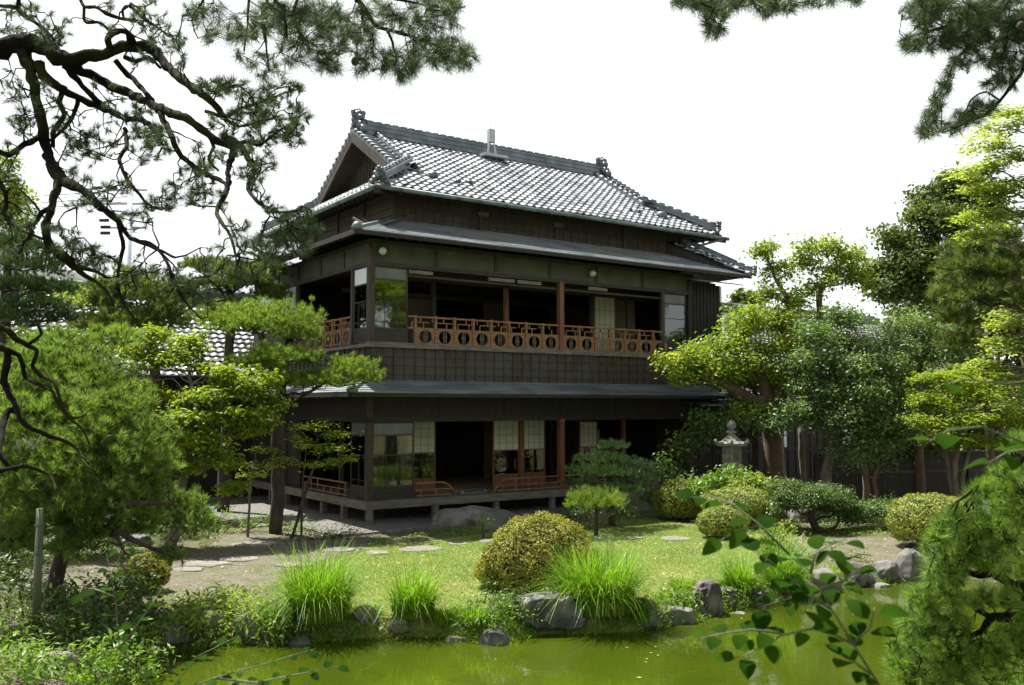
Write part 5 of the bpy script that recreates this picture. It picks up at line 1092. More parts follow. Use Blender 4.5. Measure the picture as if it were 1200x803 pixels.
# ------------------------------------------------------------------ trees, left side
b0 = onground(326, 21.0)
tree('cloud_pruned_pine', 'tall cloud-pruned pine with straight trunk and bright needle pads before the villa corner', 'tree', b0, [(b0, 0.16), (P(325, 560, 21), 0.14), (P(326, 500, 21), 0.13), (P(330, 450, 21.1), 0.12), (P(322, 420, 21.2), 0.10), (P(305, 392, 21.2), 0.06)],
     [clump_of(316, 378, 21.2, 62, 25), clump_of(352, 392, 21.3, 30, 18), clump_of(285, 383, 21.0, 40, 18), clump_of(262, 372, 21.4, 34, 17), clump_of(330, 420, 20.8, 52, 17), clump_of(375, 447, 20.8, 34, 15), clump_of(412, 434, 20.9, 32, 18), clump_of(430, 444, 21.0, 20, 12), clump_of(300, 428, 20.6, 36, 12), clump_of(345, 447, 20.7, 26, 11)],
     F_pine('pine_bright', 110, 0.12, 0.012, per=28, spread=1.2, bump=0.35, lo=0.5, zmin=-0.35, up=0.8), limb_r=0.3)
b0 = onground(205, 19.2)
tree('yellow_green_maple', 'spreading yellow-green maple in layered sprays left of the cloud-pruned pine trunk', 'tree', b0, [(b0, 0.12), (P(215, 560, 19.2), 0.10), (P(220, 500, 19.3), 0.07), (P(225, 450, 19.3), 0.04)],
     [clump_of(180, 395, 19.9, 26, 13), clump_of(225, 398, 20.0, 24, 12), clump_of(275, 575, 19.0, 20, 12), clump_of(300, 450, 19.6, 30, 14), clump_of(320, 470, 19.9, 20, 12), clump_of(270, 440, 19.5, 26, 14), clump_of(160, 412, 19.6, 26, 12), clump_of(220, 415, 19.8, 26, 12), clump_of(125, 500, 18.8, 26, 20), clump_of(300, 490, 19.4, 24, 16), clump_of(260, 540, 18.9, 26, 16), clump_of(180, 550, 18.7, 26, 16), clump_of(190, 425, 19.5, 31, 13), clump_of(250, 432, 19.7, 31, 13), clump_of(140, 440, 19.0, 24, 16), clump_of(170, 458, 19.0, 34, 13), clump_of(235, 462, 19.0, 37, 12), clump_of(290, 462, 19.6, 29, 12), clump_of(150, 480, 18.8, 27, 16), clump_of(215, 490, 18.6, 35, 14), clump_of(270, 487, 19.2, 32, 14), clump_of(190, 512, 18.7, 28, 16), clump_of(240, 515, 18.7, 32, 18), clump_of(290, 506, 19.3, 19, 12), clump_of(160, 530, 18.9, 18, 18), clump_of(215, 545, 18.9, 22, 13)],
     F_leaf('maple', 420, 0.10, 0.06, up=0.9, flat=0.55, lo=0.3, subr=0.12), bark='bark_grey', twigs=6)
b0 = onground(345, 20.2)
tree('slender_maple', 'thin leaning small maple in front of the left side veranda', 'tree', b0, [(b0, 0.035), (P(363, 560, 20.1), 0.03), (P(378, 525, 20.1), 0.02)],
     [clump_of(365, 500, 20.1, 30, 8), clump_of(395, 508, 20.2, 26, 7), clump_of(375, 525, 20.0, 34, 7), clump_of(398, 540, 20.1, 22, 8), clump_of(370, 545, 20.0, 26, 6), clump_of(352, 515, 20.3, 20, 8)],
     F_leaf('maple', 170, 0.08, 0.045, up=1.5, flat=0.9, lo=0.2, subr=0.12), bark='bark', stems=[[(onground(356, 20.6), 0.025), (P(355, 560, 20.6), 0.02), (P(360, 520, 20.5), 0.012)]])
b0 = onground(294, 20.4)
tree('maple_sapling', 'sparse yellow-green sapling standing just left of the cloud-pruned pine trunk', 'tree', b0, [(b0, 0.03), (P(293, 570, 20.4), 0.025), (P(300, 530, 20.4), 0.015)],
     [clump_of(302, 545, 20.3, 24, 6), clump_of(312, 528, 20.3, 20, 5), clump_of(295, 557, 20.4, 18, 5), clump_of(330, 540, 20.2, 18, 5)], F_leaf('maple', 130, 0.09, 0.05, up=1.5, flat=0.9, lo=0.2, subr=0.12), bark='bark_grey')
b0 = onground(265, 25.0)
tree('trained_pine', 'grey-green pine with open cloudy pads near the shadowed roof end, behind the bright pine', 'tree', b0, [(b0, 0.17), (P(268, 420, 25.5), 0.14), (P(272, 360, 25.5), 0.12), (P(266, 330, 25.5), 0.08)],
     [clump_of(270, 318, 25.5, 34, 12), clump_of(240, 312, 25.2, 26, 10), clump_of(245, 335, 25.0, 34, 11), clump_of(290, 330, 25.5, 34, 12), clump_of(310, 316, 26.0, 30, 12), clump_of(320, 345, 26.0, 26, 12), clump_of(255, 357, 24.9, 30, 9)],
     F_pine('pine', 115, 0.14, 0.015, per=26, spread=1.2, bump=0.4, lo=0.5, zmin=-0.4, up=0.7), limb_r=0.35)
b0 = onground(183, 24.0)
tree('rounded_pine', 'round-headed pine in front of the tiled wing roof, behind the yellow maple', 'tree', b0, [(b0, 0.15), (P(182, 440, 24), 0.13), (P(178, 400, 24), 0.11), (P(160, 360, 24), 0.07)],
     [clump_of(158, 340, 24, 48, 24), clump_of(120, 352, 23.8, 34, 20), clump_of(195, 372, 24, 32, 22), clump_of(150, 378, 23.6, 48, 20), clump_of(205, 345, 24.4, 26, 16), clump_of(115, 385, 23.6, 32, 20), clump_of(130, 415, 23.4, 24, 14)],
     F_pine('pine', 115, 0.14, 0.015, per=26, spread=1.2, bump=0.4, lo=0.45, zmin=-0.6, up=0.6))
b0 = onground(92, 17.5)
tree('leafy_tree', 'pale bluish-green leafy tree showing between the dark pine and the yellow maple', 'tree', b0, [(b0, 0.12), (P(95, 480, 17.5), 0.1), (P(100, 420, 17.6), 0.06)],
     [clump_of(105, 412, 18.6, 36, 14), clump_of(80, 400, 18.6, 34, 14), clump_of(60, 425, 18.6, 44, 18), clump_of(130, 430, 18.4, 24, 12)], F_leaf('holly', 360, 0.10, 0.05, up=0.8, lo=0.3))
b0 = onground(20, 15.5)
tree('dark_pine', 'very dark flat-layered pine at the left edge above the large drooping pine', 'tree', b0, [(b0, 0.16), (P(5, 480, 15.5), 0.13), (P(5, 380, 15.5), 0.10), (P(10, 300, 15.6), 0.05)],
     [clump_of(20, 290, 15.6, 50, 12), clump_of(40, 312, 15.5, 50, 14), clump_of(15, 335, 15.2, 50, 14), clump_of(62, 338, 15.4, 34, 12), clump_of(45, 360, 15.2, 42, 14), clump_of(5, 375, 15.0, 44, 16), clump_of(70, 372, 15.4, 24, 9)],
     F_pine('pine_dark', 130, 0.11, 0.008, per=24, lo=0.4, zmin=-0.5, up=0.7))
b0 = onground(0, 19.0)
tree('tall_leafy_tree', 'light green tree rising at the left edge behind the dark pine', 'tree', b0, [(b0, 0.2), (P(-20, 420, 19), 0.16), (P(-10, 280, 19), 0.1)],
     [clump_of(8, 250, 19.5, 30, 22), clump_of(22, 232, 19.5, 16, 22), clump_of(0, 215, 19.5, 26, 16), clump_of(10, 190, 19.5, 20, 12), clump_of(25, 275, 19.5, 22, 16), clump_of(-30, 230, 19.5, 40, 40), clump_of(70, 345, 21, 34, 14)], F_leaf('camphor', 300, 0.10, 0.05, up=0.8, lo=0.3))
b0 = onground(70, 13.2)
big = [clump_of(85, 445, 13.6, 62, 34), clump_of(40, 430, 13.4, 56, 34), clump_of(115, 480, 13.2, 60, 40), clump_of(60, 490, 12.7, 70, 42), clump_of(10, 480, 12.9, 50, 46), clump_of(150, 520, 13.2, 46, 40), clump_of(100, 540, 12.5, 66, 40),
       clump_of(40, 560, 12.4, 62, 40), clump_of(170, 548, 13.0, 34, 30), clump_of(150, 585, 12.8, 44, 26), clump_of(95, 595, 12.3, 50, 26), clump_of(0, 600, 12.4, 44, 24), clump_of(210, 600, 13.6, 32, 24), clump_of(230, 612, 13.8, 22, 16), clump_of(200, 650, 12.8, 18, 12), clump_of(55, 610, 12.4, 40, 22), clump_of(120, 622, 12.5, 34, 18), clump_of(15, 635, 12.3, 34, 18), clump_of(165, 612, 12.9, 26, 18), clump_of(80, 640, 12.2, 26, 12), clump_of(130, 395, 14.2, 30, 14), clump_of(60, 400, 14, 34, 16)]
tree('drooping_pine', 'large sunlit pine mound with drooping boughs filling the left side above the bank', 'tree', b0, [(b0, 0.11), (P(75, 620, 13.2), 0.10), (P(60, 560, 13.3), 0.10), (P(80, 490, 13.3), 0.07)], big,
     F_pine('pine_near', 85, 0.13, 0.010, per=34, lo=0.6, zmin=-0.75, up=0.7, spread=1.25, bump=0.42), limb_r=0.35, twigs=7,
     stems=[[(P(90, 620, 12.9), 0.07), (P(115, 625, 12.6), 0.05), (P(130, 615, 12.4), 0.045), (P(150, 630, 12.3), 0.04), (P(172, 640, 12.3), 0.03), (P(205, 653, 12.6), 0.02)], [(P(130, 615, 12.4), 0.04), (P(142, 640, 12.2), 0.02), (P(152, 655, 12.2), 0.012)], [(P(60, 600, 12.9), 0.08), (P(100, 600, 12.4), 0.06), (P(150, 590, 12.2), 0.04), (P(200, 590, 12.8), 0.03)]])

# ------------------------------------------------------------------ trees, right side
b0 = onground(904, 26.0)
tree('camphor_tree', 'large open tree with thick trunk and yellow-green leaf pads right of the stone lantern', 'tree', b0, [(b0, 0.34), (P(906, 540, 26), 0.27), (P(903, 505, 26), 0.24), (P(898, 478, 25.8), 0.22), (P(890, 465, 25.6), 0.16)],
     [clump_of(795, 428, 25.0, 30, 11), clump_of(822, 418, 25.2, 34, 14), clump_of(850, 405, 25.4, 32, 14), clump_of(835, 440, 25.2, 36, 13), clump_of(868, 430, 25.3, 32, 14), clump_of(895, 375, 26, 40, 16), clump_of(870, 385, 26, 26, 10), clump_of(915, 350, 26.2, 32, 18), clump_of(898, 298, 26.4, 22, 14), clump_of(912, 318, 26.4, 24, 14),
      clump_of(958, 292, 26.6, 30, 15), clump_of(995, 298, 26.8, 24, 15), clump_of(945, 312, 26.6, 22, 12), clump_of(985, 320, 26.6, 30, 12), clump_of(1008, 330, 26.6, 20, 14), clump_of(960, 335, 26.4, 30, 12), clump_of(900, 405, 25.6, 34, 13), clump_of(890, 485, 25.0, 28, 12), clump_of(915, 440, 25.6, 28, 13), clump_of(805, 445, 25, 22, 8)],
     F_leaf('camphor', 260, 0.13, 0.065, up=0.9, lo=0.3, subr=0.14, zmin=-0.5), bark='bark_brown', twigs=6, wig=0.06,
     stems=[[(P(898, 478, 25.8), 0.22), (P(868, 462, 25.4), 0.17), (P(850, 450, 25.2), 0.14), (P(825, 436, 25.1), 0.09), (P(800, 434, 25), 0.04)], [(P(900, 480, 25.8), 0.2), (P(897, 450, 25.7), 0.16), (P(888, 435, 25.6), 0.13), (P(882, 428, 25.4), 0.11)],
            [(P(903, 475, 25.9), 0.2), (P(922, 440, 26), 0.15), (P(925, 405, 26), 0.12), (P(917, 375, 26.2), 0.10), (P(924, 350, 26.3), 0.08), (P(910, 330, 26.4), 0.05), (P(900, 305, 26.4), 0.03)],
            [(P(922, 440, 26), 0.13), (P(945, 410, 26.2), 0.12), (P(962, 370, 26.5), 0.10), (P(960, 345, 26.5), 0.09), (P(965, 330, 26.6), 0.06), (P(990, 305, 26.7), 0.03)]])
b0 = onground(970, 25.2)
tree('holly_tree', 'blue-green glossy-leaved tree with slim grey trunk standing beside the large open tree', 'tree', b0, [(b0 + Vector((-0.15, 0, 0)), 0.17), (P(968, 555, 25.2), 0.15), (P(973, 520, 25.2), 0.12), (P(976, 480, 25.2), 0.11), (P(975, 430, 25.2), 0.08)],
     [clump_of(965, 395, 25, 34, 18), clump_of(1000, 400, 25.3, 36, 20), clump_of(945, 425, 24.6, 30, 16), clump_of(985, 430, 24.6, 40, 18), clump_of(1030, 430, 25.2, 34, 20), clump_of(950, 458, 24.4, 34, 16), clump_of(1000, 462, 24.4, 44, 18), clump_of(1050, 458, 25, 30, 16), clump_of(935, 485, 24.4, 32, 14), clump_of(975, 495, 24.2, 40, 16), clump_of(1025, 492, 24.6, 44, 16), clump_of(1010, 520, 24.4, 32, 14), clump_of(1040, 515, 24.8, 30, 14), clump_of(990, 372, 25.4, 30, 14), clump_of(1050, 405, 25.6, 24, 14), clump_of(900, 495, 24.6, 26, 10)],
     F_leaf('holly', 420, 0.10, 0.05, up=0.7, lo=0.35, subr=0.13, zmin=-0.6), bark='bark_grey', twigs=6,
     stems=[[(onground(920, 24.4), 0.06), (P(918, 540, 24.4), 0.05), (P(916, 500, 24.4), 0.045), (P(925, 460, 24.5), 0.03)], [(onground(1012, 26), 0.09), (P(1014, 560, 26), 0.08), (P(1012, 520, 26), 0.06)], [(onground(940, 26.4), 0.10), (P(940, 540, 26.4), 0.09), (P(938, 500, 26.4), 0.07)]])
b0 = onground(1018, 24.4)
tree('low_evergreen', 'low small-leaved evergreen with forked brown stems before the board fence', 'tree', b0, [(b0, 0.08), (P(1014, 560, 24.4), 0.06), (P(1010, 545, 24.4), 0.04)],
     [clump_of(1000, 540, 24.3, 28, 12), clump_of(1030, 545, 24.4, 26, 10), clump_of(1050, 530, 24.6, 20, 12), clump_of(980, 530, 24.2, 20, 12)], F_leaf('holly', 150, 0.08, 0.04, up=0.8, lo=0.3), bark='bark_brown', stems=[[(onground(1024, 24.4), 0.06), (P(1024, 560, 24.4), 0.05), (P(1030, 545, 24.4), 0.03)]])
b0 = onground(1122, 23.6)
tree('green_maple', 'fresh green maple with grey forked stems behind the right azalea dome', 'tree', b0, [(b0, 0.09), (P(1119, 560, 23.6), 0.07), (P(1122, 520, 23.6), 0.06), (P(1128, 480, 23.6), 0.03)],
     [clump_of(1105, 470, 23.4, 34, 12), clump_of(1140, 462, 23.6, 34, 12), clump_of(1090, 495, 23.2, 30, 10), clump_of(1130, 492, 23.2, 40, 12), clump_of(1165, 490, 23.6, 30, 12), clump_of(1110, 515, 23, 34, 10), clump_of(1150, 517, 23.2, 34, 10), clump_of(1120, 445, 23.6, 30, 10), clump_of(1090, 445, 23.8, 24, 10), clump_of(1180, 520, 23.4, 24, 12), clump_of(1175, 460, 23.8, 34, 18), clump_of(1150, 440, 24.2, 34, 16), clump_of(1195, 490, 24, 30, 24), clump_of(1085, 470, 23.8, 26, 14)],
     F_leaf('maple', 400, 0.09, 0.05, up=1.3, flat=0.8, lo=0.25, subr=0.13), bark='bark_grey', stems=[[(onground(1116, 23.7), 0.07), (P(1113, 560, 23.7), 0.055), (P(1106, 510, 23.7), 0.03)], [(onground(1127, 23.5), 0.06), (P(1128, 560, 23.5), 0.05), (P(1140, 510, 23.5), 0.03)]])
b0 = onground(1075, 27.0)
tree('grey_green_tree', 'soft grey-green tree behind the maple, below the tall dark evergreen', 'tree', b0, [(b0, 0.14), (P(1075, 480, 27), 0.12), (P(1080, 420, 27), 0.08)],
     [clump_of(1060, 385, 27, 32, 16), clump_of(1095, 395, 27, 38, 18), clump_of(1075, 415, 26.6, 34, 16), clump_of(1115, 415, 26.8, 28, 16), clump_of(1120, 375, 27.4, 30, 16)], F_leaf('holly', 330, 0.11, 0.055, up=0.8, lo=0.3), bark='bark_brown')
b0 = onground(1085, 40)
tree('tall_evergreen', 'tall dark evergreen broadleaf tree rising above the neighbouring roof', 'tree', b0, [(b0, 0.5), (P(1090, 400, 40), 0.4), (P(1085, 330, 40), 0.35), (P(1100, 260, 40), 0.2)],
     [clump_of(1118, 215, 40, 22, 16), clump_of(1095, 232, 40, 26, 18), clump_of(1080, 255, 39.5, 26, 16), clump_of(1110, 262, 39, 34, 22), clump_of(1060, 285, 39.5, 30, 16), clump_of(1090, 295, 39, 34, 18), clump_of(1035, 315, 39.5, 26, 14), clump_of(1065, 322, 39, 34, 16), clump_of(1100, 330, 39, 34, 20), clump_of(1045, 340, 39.3, 30, 12), clump_of(1075, 348, 39, 30, 12), clump_of(1130, 300, 39.5, 30, 28), clump_of(1150, 240, 40, 40, 40), clump_of(1130, 225, 40, 26, 18)],
     F_leaf('evergreen', 170, 0.22, 0.12, up=0.6, lo=0.5, subr=0.28, zmin=-0.8, sub=10), twigs=4)
b0 = onground(1275, 17.5)
tree('yellow_maple', 'tall pale yellow-green maple in feathery layers at the right edge', 'tree', b0, [(b0, 0.2), (P(1272, 480, 17.5), 0.17), (P(1262, 350, 17.5), 0.12), (P(1235, 230, 17.5), 0.07), (P(1215, 160, 17.5), 0.04)],
     [clump_of(1175, 150, 17.6, 30, 9), clump_of(1195, 132, 17.6, 28, 12), clump_of(1160, 170, 17.4, 34, 9), clump_of(1150, 200, 17.2, 36, 9), clump_of(1190, 185, 17.4, 36, 12), clump_of(1165, 225, 17.2, 40, 10), clump_of(1195, 250, 17.3, 36, 12), clump_of(1150, 250, 17.0, 32, 9), clump_of(1185, 215, 17.4, 30, 10), clump_of(1140, 275, 17.2, 24, 7), clump_of(1240, 200, 17.5, 50, 60), clump_of(1185, 375, 17.0, 32, 14), clump_of(1195, 405, 17.0, 34, 16), clump_of(1175, 400, 17.2, 22, 10), clump_of(1190, 440, 17.2, 30, 16), clump_of(1160, 430, 17.4, 28, 12), clump_of(1200, 470, 17.2, 34, 16)],
     F_leaf('maple_far', 420, 0.085, 0.045, up=1.6, flat=0.9, lo=0.2, subr=0.12), bark='bark_grey', twigs=6)
b0 = onground(1212, 20.0)
tree('red_trunk_pine', 'loose-needled pine with crooked reddish limbs below the yellow maple at the right', 'tree', b0, [(b0, 0.16), (P(1208, 480, 20), 0.13), (P(1204, 380, 20), 0.11), (P(1185, 300, 20), 0.08)],
     [clump_of(1140, 290, 19.6, 34, 14), clump_of(1170, 275, 19.8, 34, 14), clump_of(1125, 315, 19.4, 30, 14), clump_of(1165, 315, 19.4, 38, 16), clump_of(1195, 300, 19.8, 30, 18), clump_of(1140, 345, 19.2, 36, 16), clump_of(1180, 345, 19.4, 34, 16), clump_of(1120, 372, 19.4, 28, 14), clump_of(1155, 375, 19.2, 34, 12), clump_of(1110, 340, 19.6, 22, 12), clump_of(1125, 400, 19.6, 26, 12)],
     F_pine('pine', 85, 0.17, 0.012, per=26, spread=1.2, bump=0.4, lo=0.4, zmin=-0.6, up=0.5), bark='bark_brown', twigs=7)
b0 = onground(1160, 27.0)
tree('red_barked_trees', 'reddish bare trunks in the shade behind the fresh green maple', 'tree', b0, [(b0, 0.12), (P(1158, 480, 27), 0.11), (P(1150, 420, 27), 0.09), (P(1150, 380, 27), 0.05)],
     [clump_of(1150, 375, 27.4, 34, 18), clump_of(1190, 370, 27.4, 34, 20)], F_leaf('evergreen', 110, 0.12, 0.06), bark='bark_brown', stems=[[(onground(1172, 27), 0.09), (P(1170, 440, 27), 0.08), (P(1168, 390, 27), 0.05)]])
# trees behind, closing the view between the buildings
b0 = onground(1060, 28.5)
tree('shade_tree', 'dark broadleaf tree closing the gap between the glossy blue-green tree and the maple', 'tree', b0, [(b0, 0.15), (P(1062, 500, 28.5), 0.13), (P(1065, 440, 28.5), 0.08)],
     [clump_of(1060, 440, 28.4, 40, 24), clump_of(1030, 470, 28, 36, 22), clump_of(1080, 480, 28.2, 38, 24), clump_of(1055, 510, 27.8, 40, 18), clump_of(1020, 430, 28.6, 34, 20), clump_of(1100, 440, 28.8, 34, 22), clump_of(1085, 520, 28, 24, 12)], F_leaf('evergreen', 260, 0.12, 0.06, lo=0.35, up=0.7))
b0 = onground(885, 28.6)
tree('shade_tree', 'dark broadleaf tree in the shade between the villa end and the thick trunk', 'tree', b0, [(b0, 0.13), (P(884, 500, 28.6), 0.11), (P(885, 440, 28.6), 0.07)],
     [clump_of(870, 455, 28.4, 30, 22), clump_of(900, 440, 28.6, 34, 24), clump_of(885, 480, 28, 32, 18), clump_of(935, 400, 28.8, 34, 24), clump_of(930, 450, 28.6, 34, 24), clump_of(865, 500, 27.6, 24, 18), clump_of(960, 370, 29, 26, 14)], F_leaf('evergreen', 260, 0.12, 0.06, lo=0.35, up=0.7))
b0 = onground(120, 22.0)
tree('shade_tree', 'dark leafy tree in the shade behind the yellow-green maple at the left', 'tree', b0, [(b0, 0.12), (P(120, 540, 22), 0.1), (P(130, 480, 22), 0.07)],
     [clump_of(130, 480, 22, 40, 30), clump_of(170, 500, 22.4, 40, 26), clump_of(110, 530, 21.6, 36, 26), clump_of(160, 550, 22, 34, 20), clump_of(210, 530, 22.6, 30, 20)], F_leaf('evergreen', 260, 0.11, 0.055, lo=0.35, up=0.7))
for px, Y, cl, lab in ((870, 44, [(870, 346, 14, 10), (885, 352, 12, 10), (862, 356, 12, 8)], 'small distant green tree just right of the villa roof end'),
                       (1150, 50, [(1150, 360, 50, 60), (1200, 330, 50, 60), (1230, 400, 60, 60), (1110, 400, 40, 30), (1120, 440, 50, 40), (1180, 450, 60, 50), (1240, 470, 60, 50), (1060, 440, 40, 30), (1045, 385, 34, 20), (1080, 378, 34, 24), (1010, 400, 30, 18)], 'distant dark trees behind everything at the right edge'),
                       (1190, 36, [(1150, 500, 40, 26), (1195, 490, 44, 34), (1240, 500, 44, 34), (1110, 510, 34, 22)], 'dark shrubby tree mass just beyond the board fence at the right edge'),
                       (-20, 45, [(-30, 380, 60, 60), (30, 400, 40, 40)], 'distant dark tree behind everything at the left edge')):
    b0 = onground(px, Y); tree('distant_tree', lab, 'tree', b0, [(b0, 0.3), (P(px, 430, Y), 0.25)], [clump_of(a, c, Y, rx, ry) for a, c, rx, ry in cl], F_leaf('evergreen', 110, 0.28, 0.15, subr=0.3), twigs=2, group='distant trees')

# trees round the near side of the pond, outside the frame: they shade and are mirrored in the villa's glass
for k, (x, y, hgt, rad, lab) in enumerate(((15.5, 13.0, 11, 3.6, 'broad green tree on the right bank beyond the edge of the photo'), (18.5, 6.0, 13, 4.4, 'tall green tree right of the near bank'), (13.0, 1.0, 12, 4.0, 'round-headed tree behind the near right bank'),
                                     (6.0, -6.0, 13, 4.6, 'tall tree behind the viewpoint'), (-3.5, -8.0, 12, 4.4, 'dense tree behind the viewpoint on the left'), (22, 15, 12, 4.2, 'tree by the far right corner of the garden'))):
    z = gz(x, y); b0 = Vector((x, y, z)); cl = []
    for j in range(9): a = j * 2.4; rr = rad * 0.55 * math.sqrt((j + 0.5) / 9); cl.append(((x + rr * math.cos(a) * 1.3, y + rr * math.sin(a) * 1.3, z + hgt * (0.42 + 0.5 * ((j * 5) % 9) / 9)), (rad * 0.5, rad * 0.5, rad * 0.36)))
    tree('garden_tree', lab, 'tree', b0, [(b0, 0.3), (b0 + Vector((0.1, 0, hgt * 0.4)), 0.24), (b0 + Vector((0, 0.2, hgt * 0.75)), 0.12)], cl, F_leaf('camphor' if k % 2 else 'maple', 60, 0.24, 0.13, subr=0.25, lo=0.4), twigs=2, group='trees round the near side of the pond')

# ------------------------------------------------------------------ near pines reaching into the frame
def dY(px, py, Y0): return Y0 + 0.55 * math.sin(px / 85.0 + 0.7) + 0.45 * math.sin(py / 60.0) + 0.2 * math.sin((px + py) / 31.0)
def near_pine(name, label, base, trunk, limbs, blobs, Y0, mat, nper, L, W, bark, spread=1.1, tuft_dir=(0, 0, 0.4), crook=0.35, twig_r=0.008, cone=None, needle_up=0.3):
    root = empty(name, base, 0, label, 'tree'); B = Vector(base); t = MB(); nodes = []
    def sm_tube(pts, rad, n=8, wig=0.3):
        out = []; rr = []
        for i in range(len(pts) - 1):
            m = max(2, int((pts[i + 1] - pts[i]).length / 0.06))
            for k in range(m):
                f = k / m
                p0 = pts[max(0, i - 1)]; p1 = pts[i]; p2 = pts[i + 1]; p3 = pts[min(len(pts) - 1, i + 2)]
                q_ = 0.5 * ((2 * p1) + (p2 - p0) * f + (2 * p0 - 5 * p1 + 4 * p2 - p3) * f * f + (3 * p1 - p0 - 3 * p2 + p3) * f ** 3)
                r_ = rad[i] + (rad[i + 1] - rad[i]) * f
                out.append(q_ + Vector([random.uniform(-1, 1) * r_ * wig for _ in range(3)])); rr.append(r_ * random.uniform(0.85, 1.15))
        out.append(pts[-1]); rr.append(rad[-1]); t.tube(out, rr, n); return out, rr
    tp = [Vector(p) - B for p, _ in trunk]; sm_tube(tp, [r for _, r in trunk], 14, 0.08)
    for lb_ in limbs:
        pts = [P(x, y, dY(x, y, Y0)) - B for x, y, r in lb_]; rad = [r * Y0 / FPX for x, y, r in lb_]
        o_, r_ = sm_tube(pts, rad); nodes += list(zip(o_, r_))
    NP = np.array([tuple(p) for p, _ in nodes]); Cs, Ds = [], []
    tw_nodes = []
    for bx_, by_, rx, ry, nt in blobs:
        for _ in range(nt):
            a = random.uniform(0, 6.28); rr = math.sqrt(random.random()); x = bx_ + math.cos(a) * rx * rr; y = by_ + math.sin(a) * ry * rr
            e = P(x, y, dY(x, y, Y0) + random.uniform(-0.5, 0.5)) - B
            dist = np.linalg.norm(NP - np.array(e)[None], axis=1); j = int(np.argmin(dist)); s = Vector(NP[j])
            if tw_nodes:
                TN = np.array(tw_nodes[-400:]); d2 = np.linalg.norm(TN - np.array(e)[None], axis=1); j2 = int(np.argmin(d2))
                if d2[j2] < dist[j] * 0.75: s = Vector(TN[j2])
            Ld = (e - s).length; m = max(3, min(9, int(Ld / 0.07))); pts = []
            side = Vector((random.gauss(0, 1), random.gauss(0, 1), random.gauss(0, 1)))
            for i in range(m + 1):
                f = i / m; pts.append(s.lerp(e, f) + Vector([random.uniform(-1, 1) * crook * 0.07 for _ in range(3)]) * math.sin(math.pi * f) * 1.2 + side * 0.06 * Ld * math.sin(math.pi * f))
            r0 = twig_r * (0.6 + min(1.4, Ld * 1.6)); t.tube(pts, [r0 * (1 - 0.65 * i / m) for i in range(m + 1)], 5, False)
            if Ld < 1.2: tw_nodes += [tuple(p) for p in pts[1:-1]]
            dd = (pts[-1] - pts[-2]).normalized() + Vector(tuft_dir) + Vector([random.gauss(0, 0.35) for _ in range(3)])
            Cs.append(tuple(e)); Ds.append(tuple(dd.normalized()))
    t.build('trunk', M[bark], root)
    V, F = needles(np.array(Cs), np.array(Ds), nper, L, W, spread); array_mesh('needles', V, F, M[mat], root, 3)
    if cone:
        for x, y in cone:
            c = P(x, y, Y0) - B; b = MB(); b.ball(c, 0.028, 10, (1, 1, 1.2)); b.build('pine_cone', M['bark'], root)
    return root
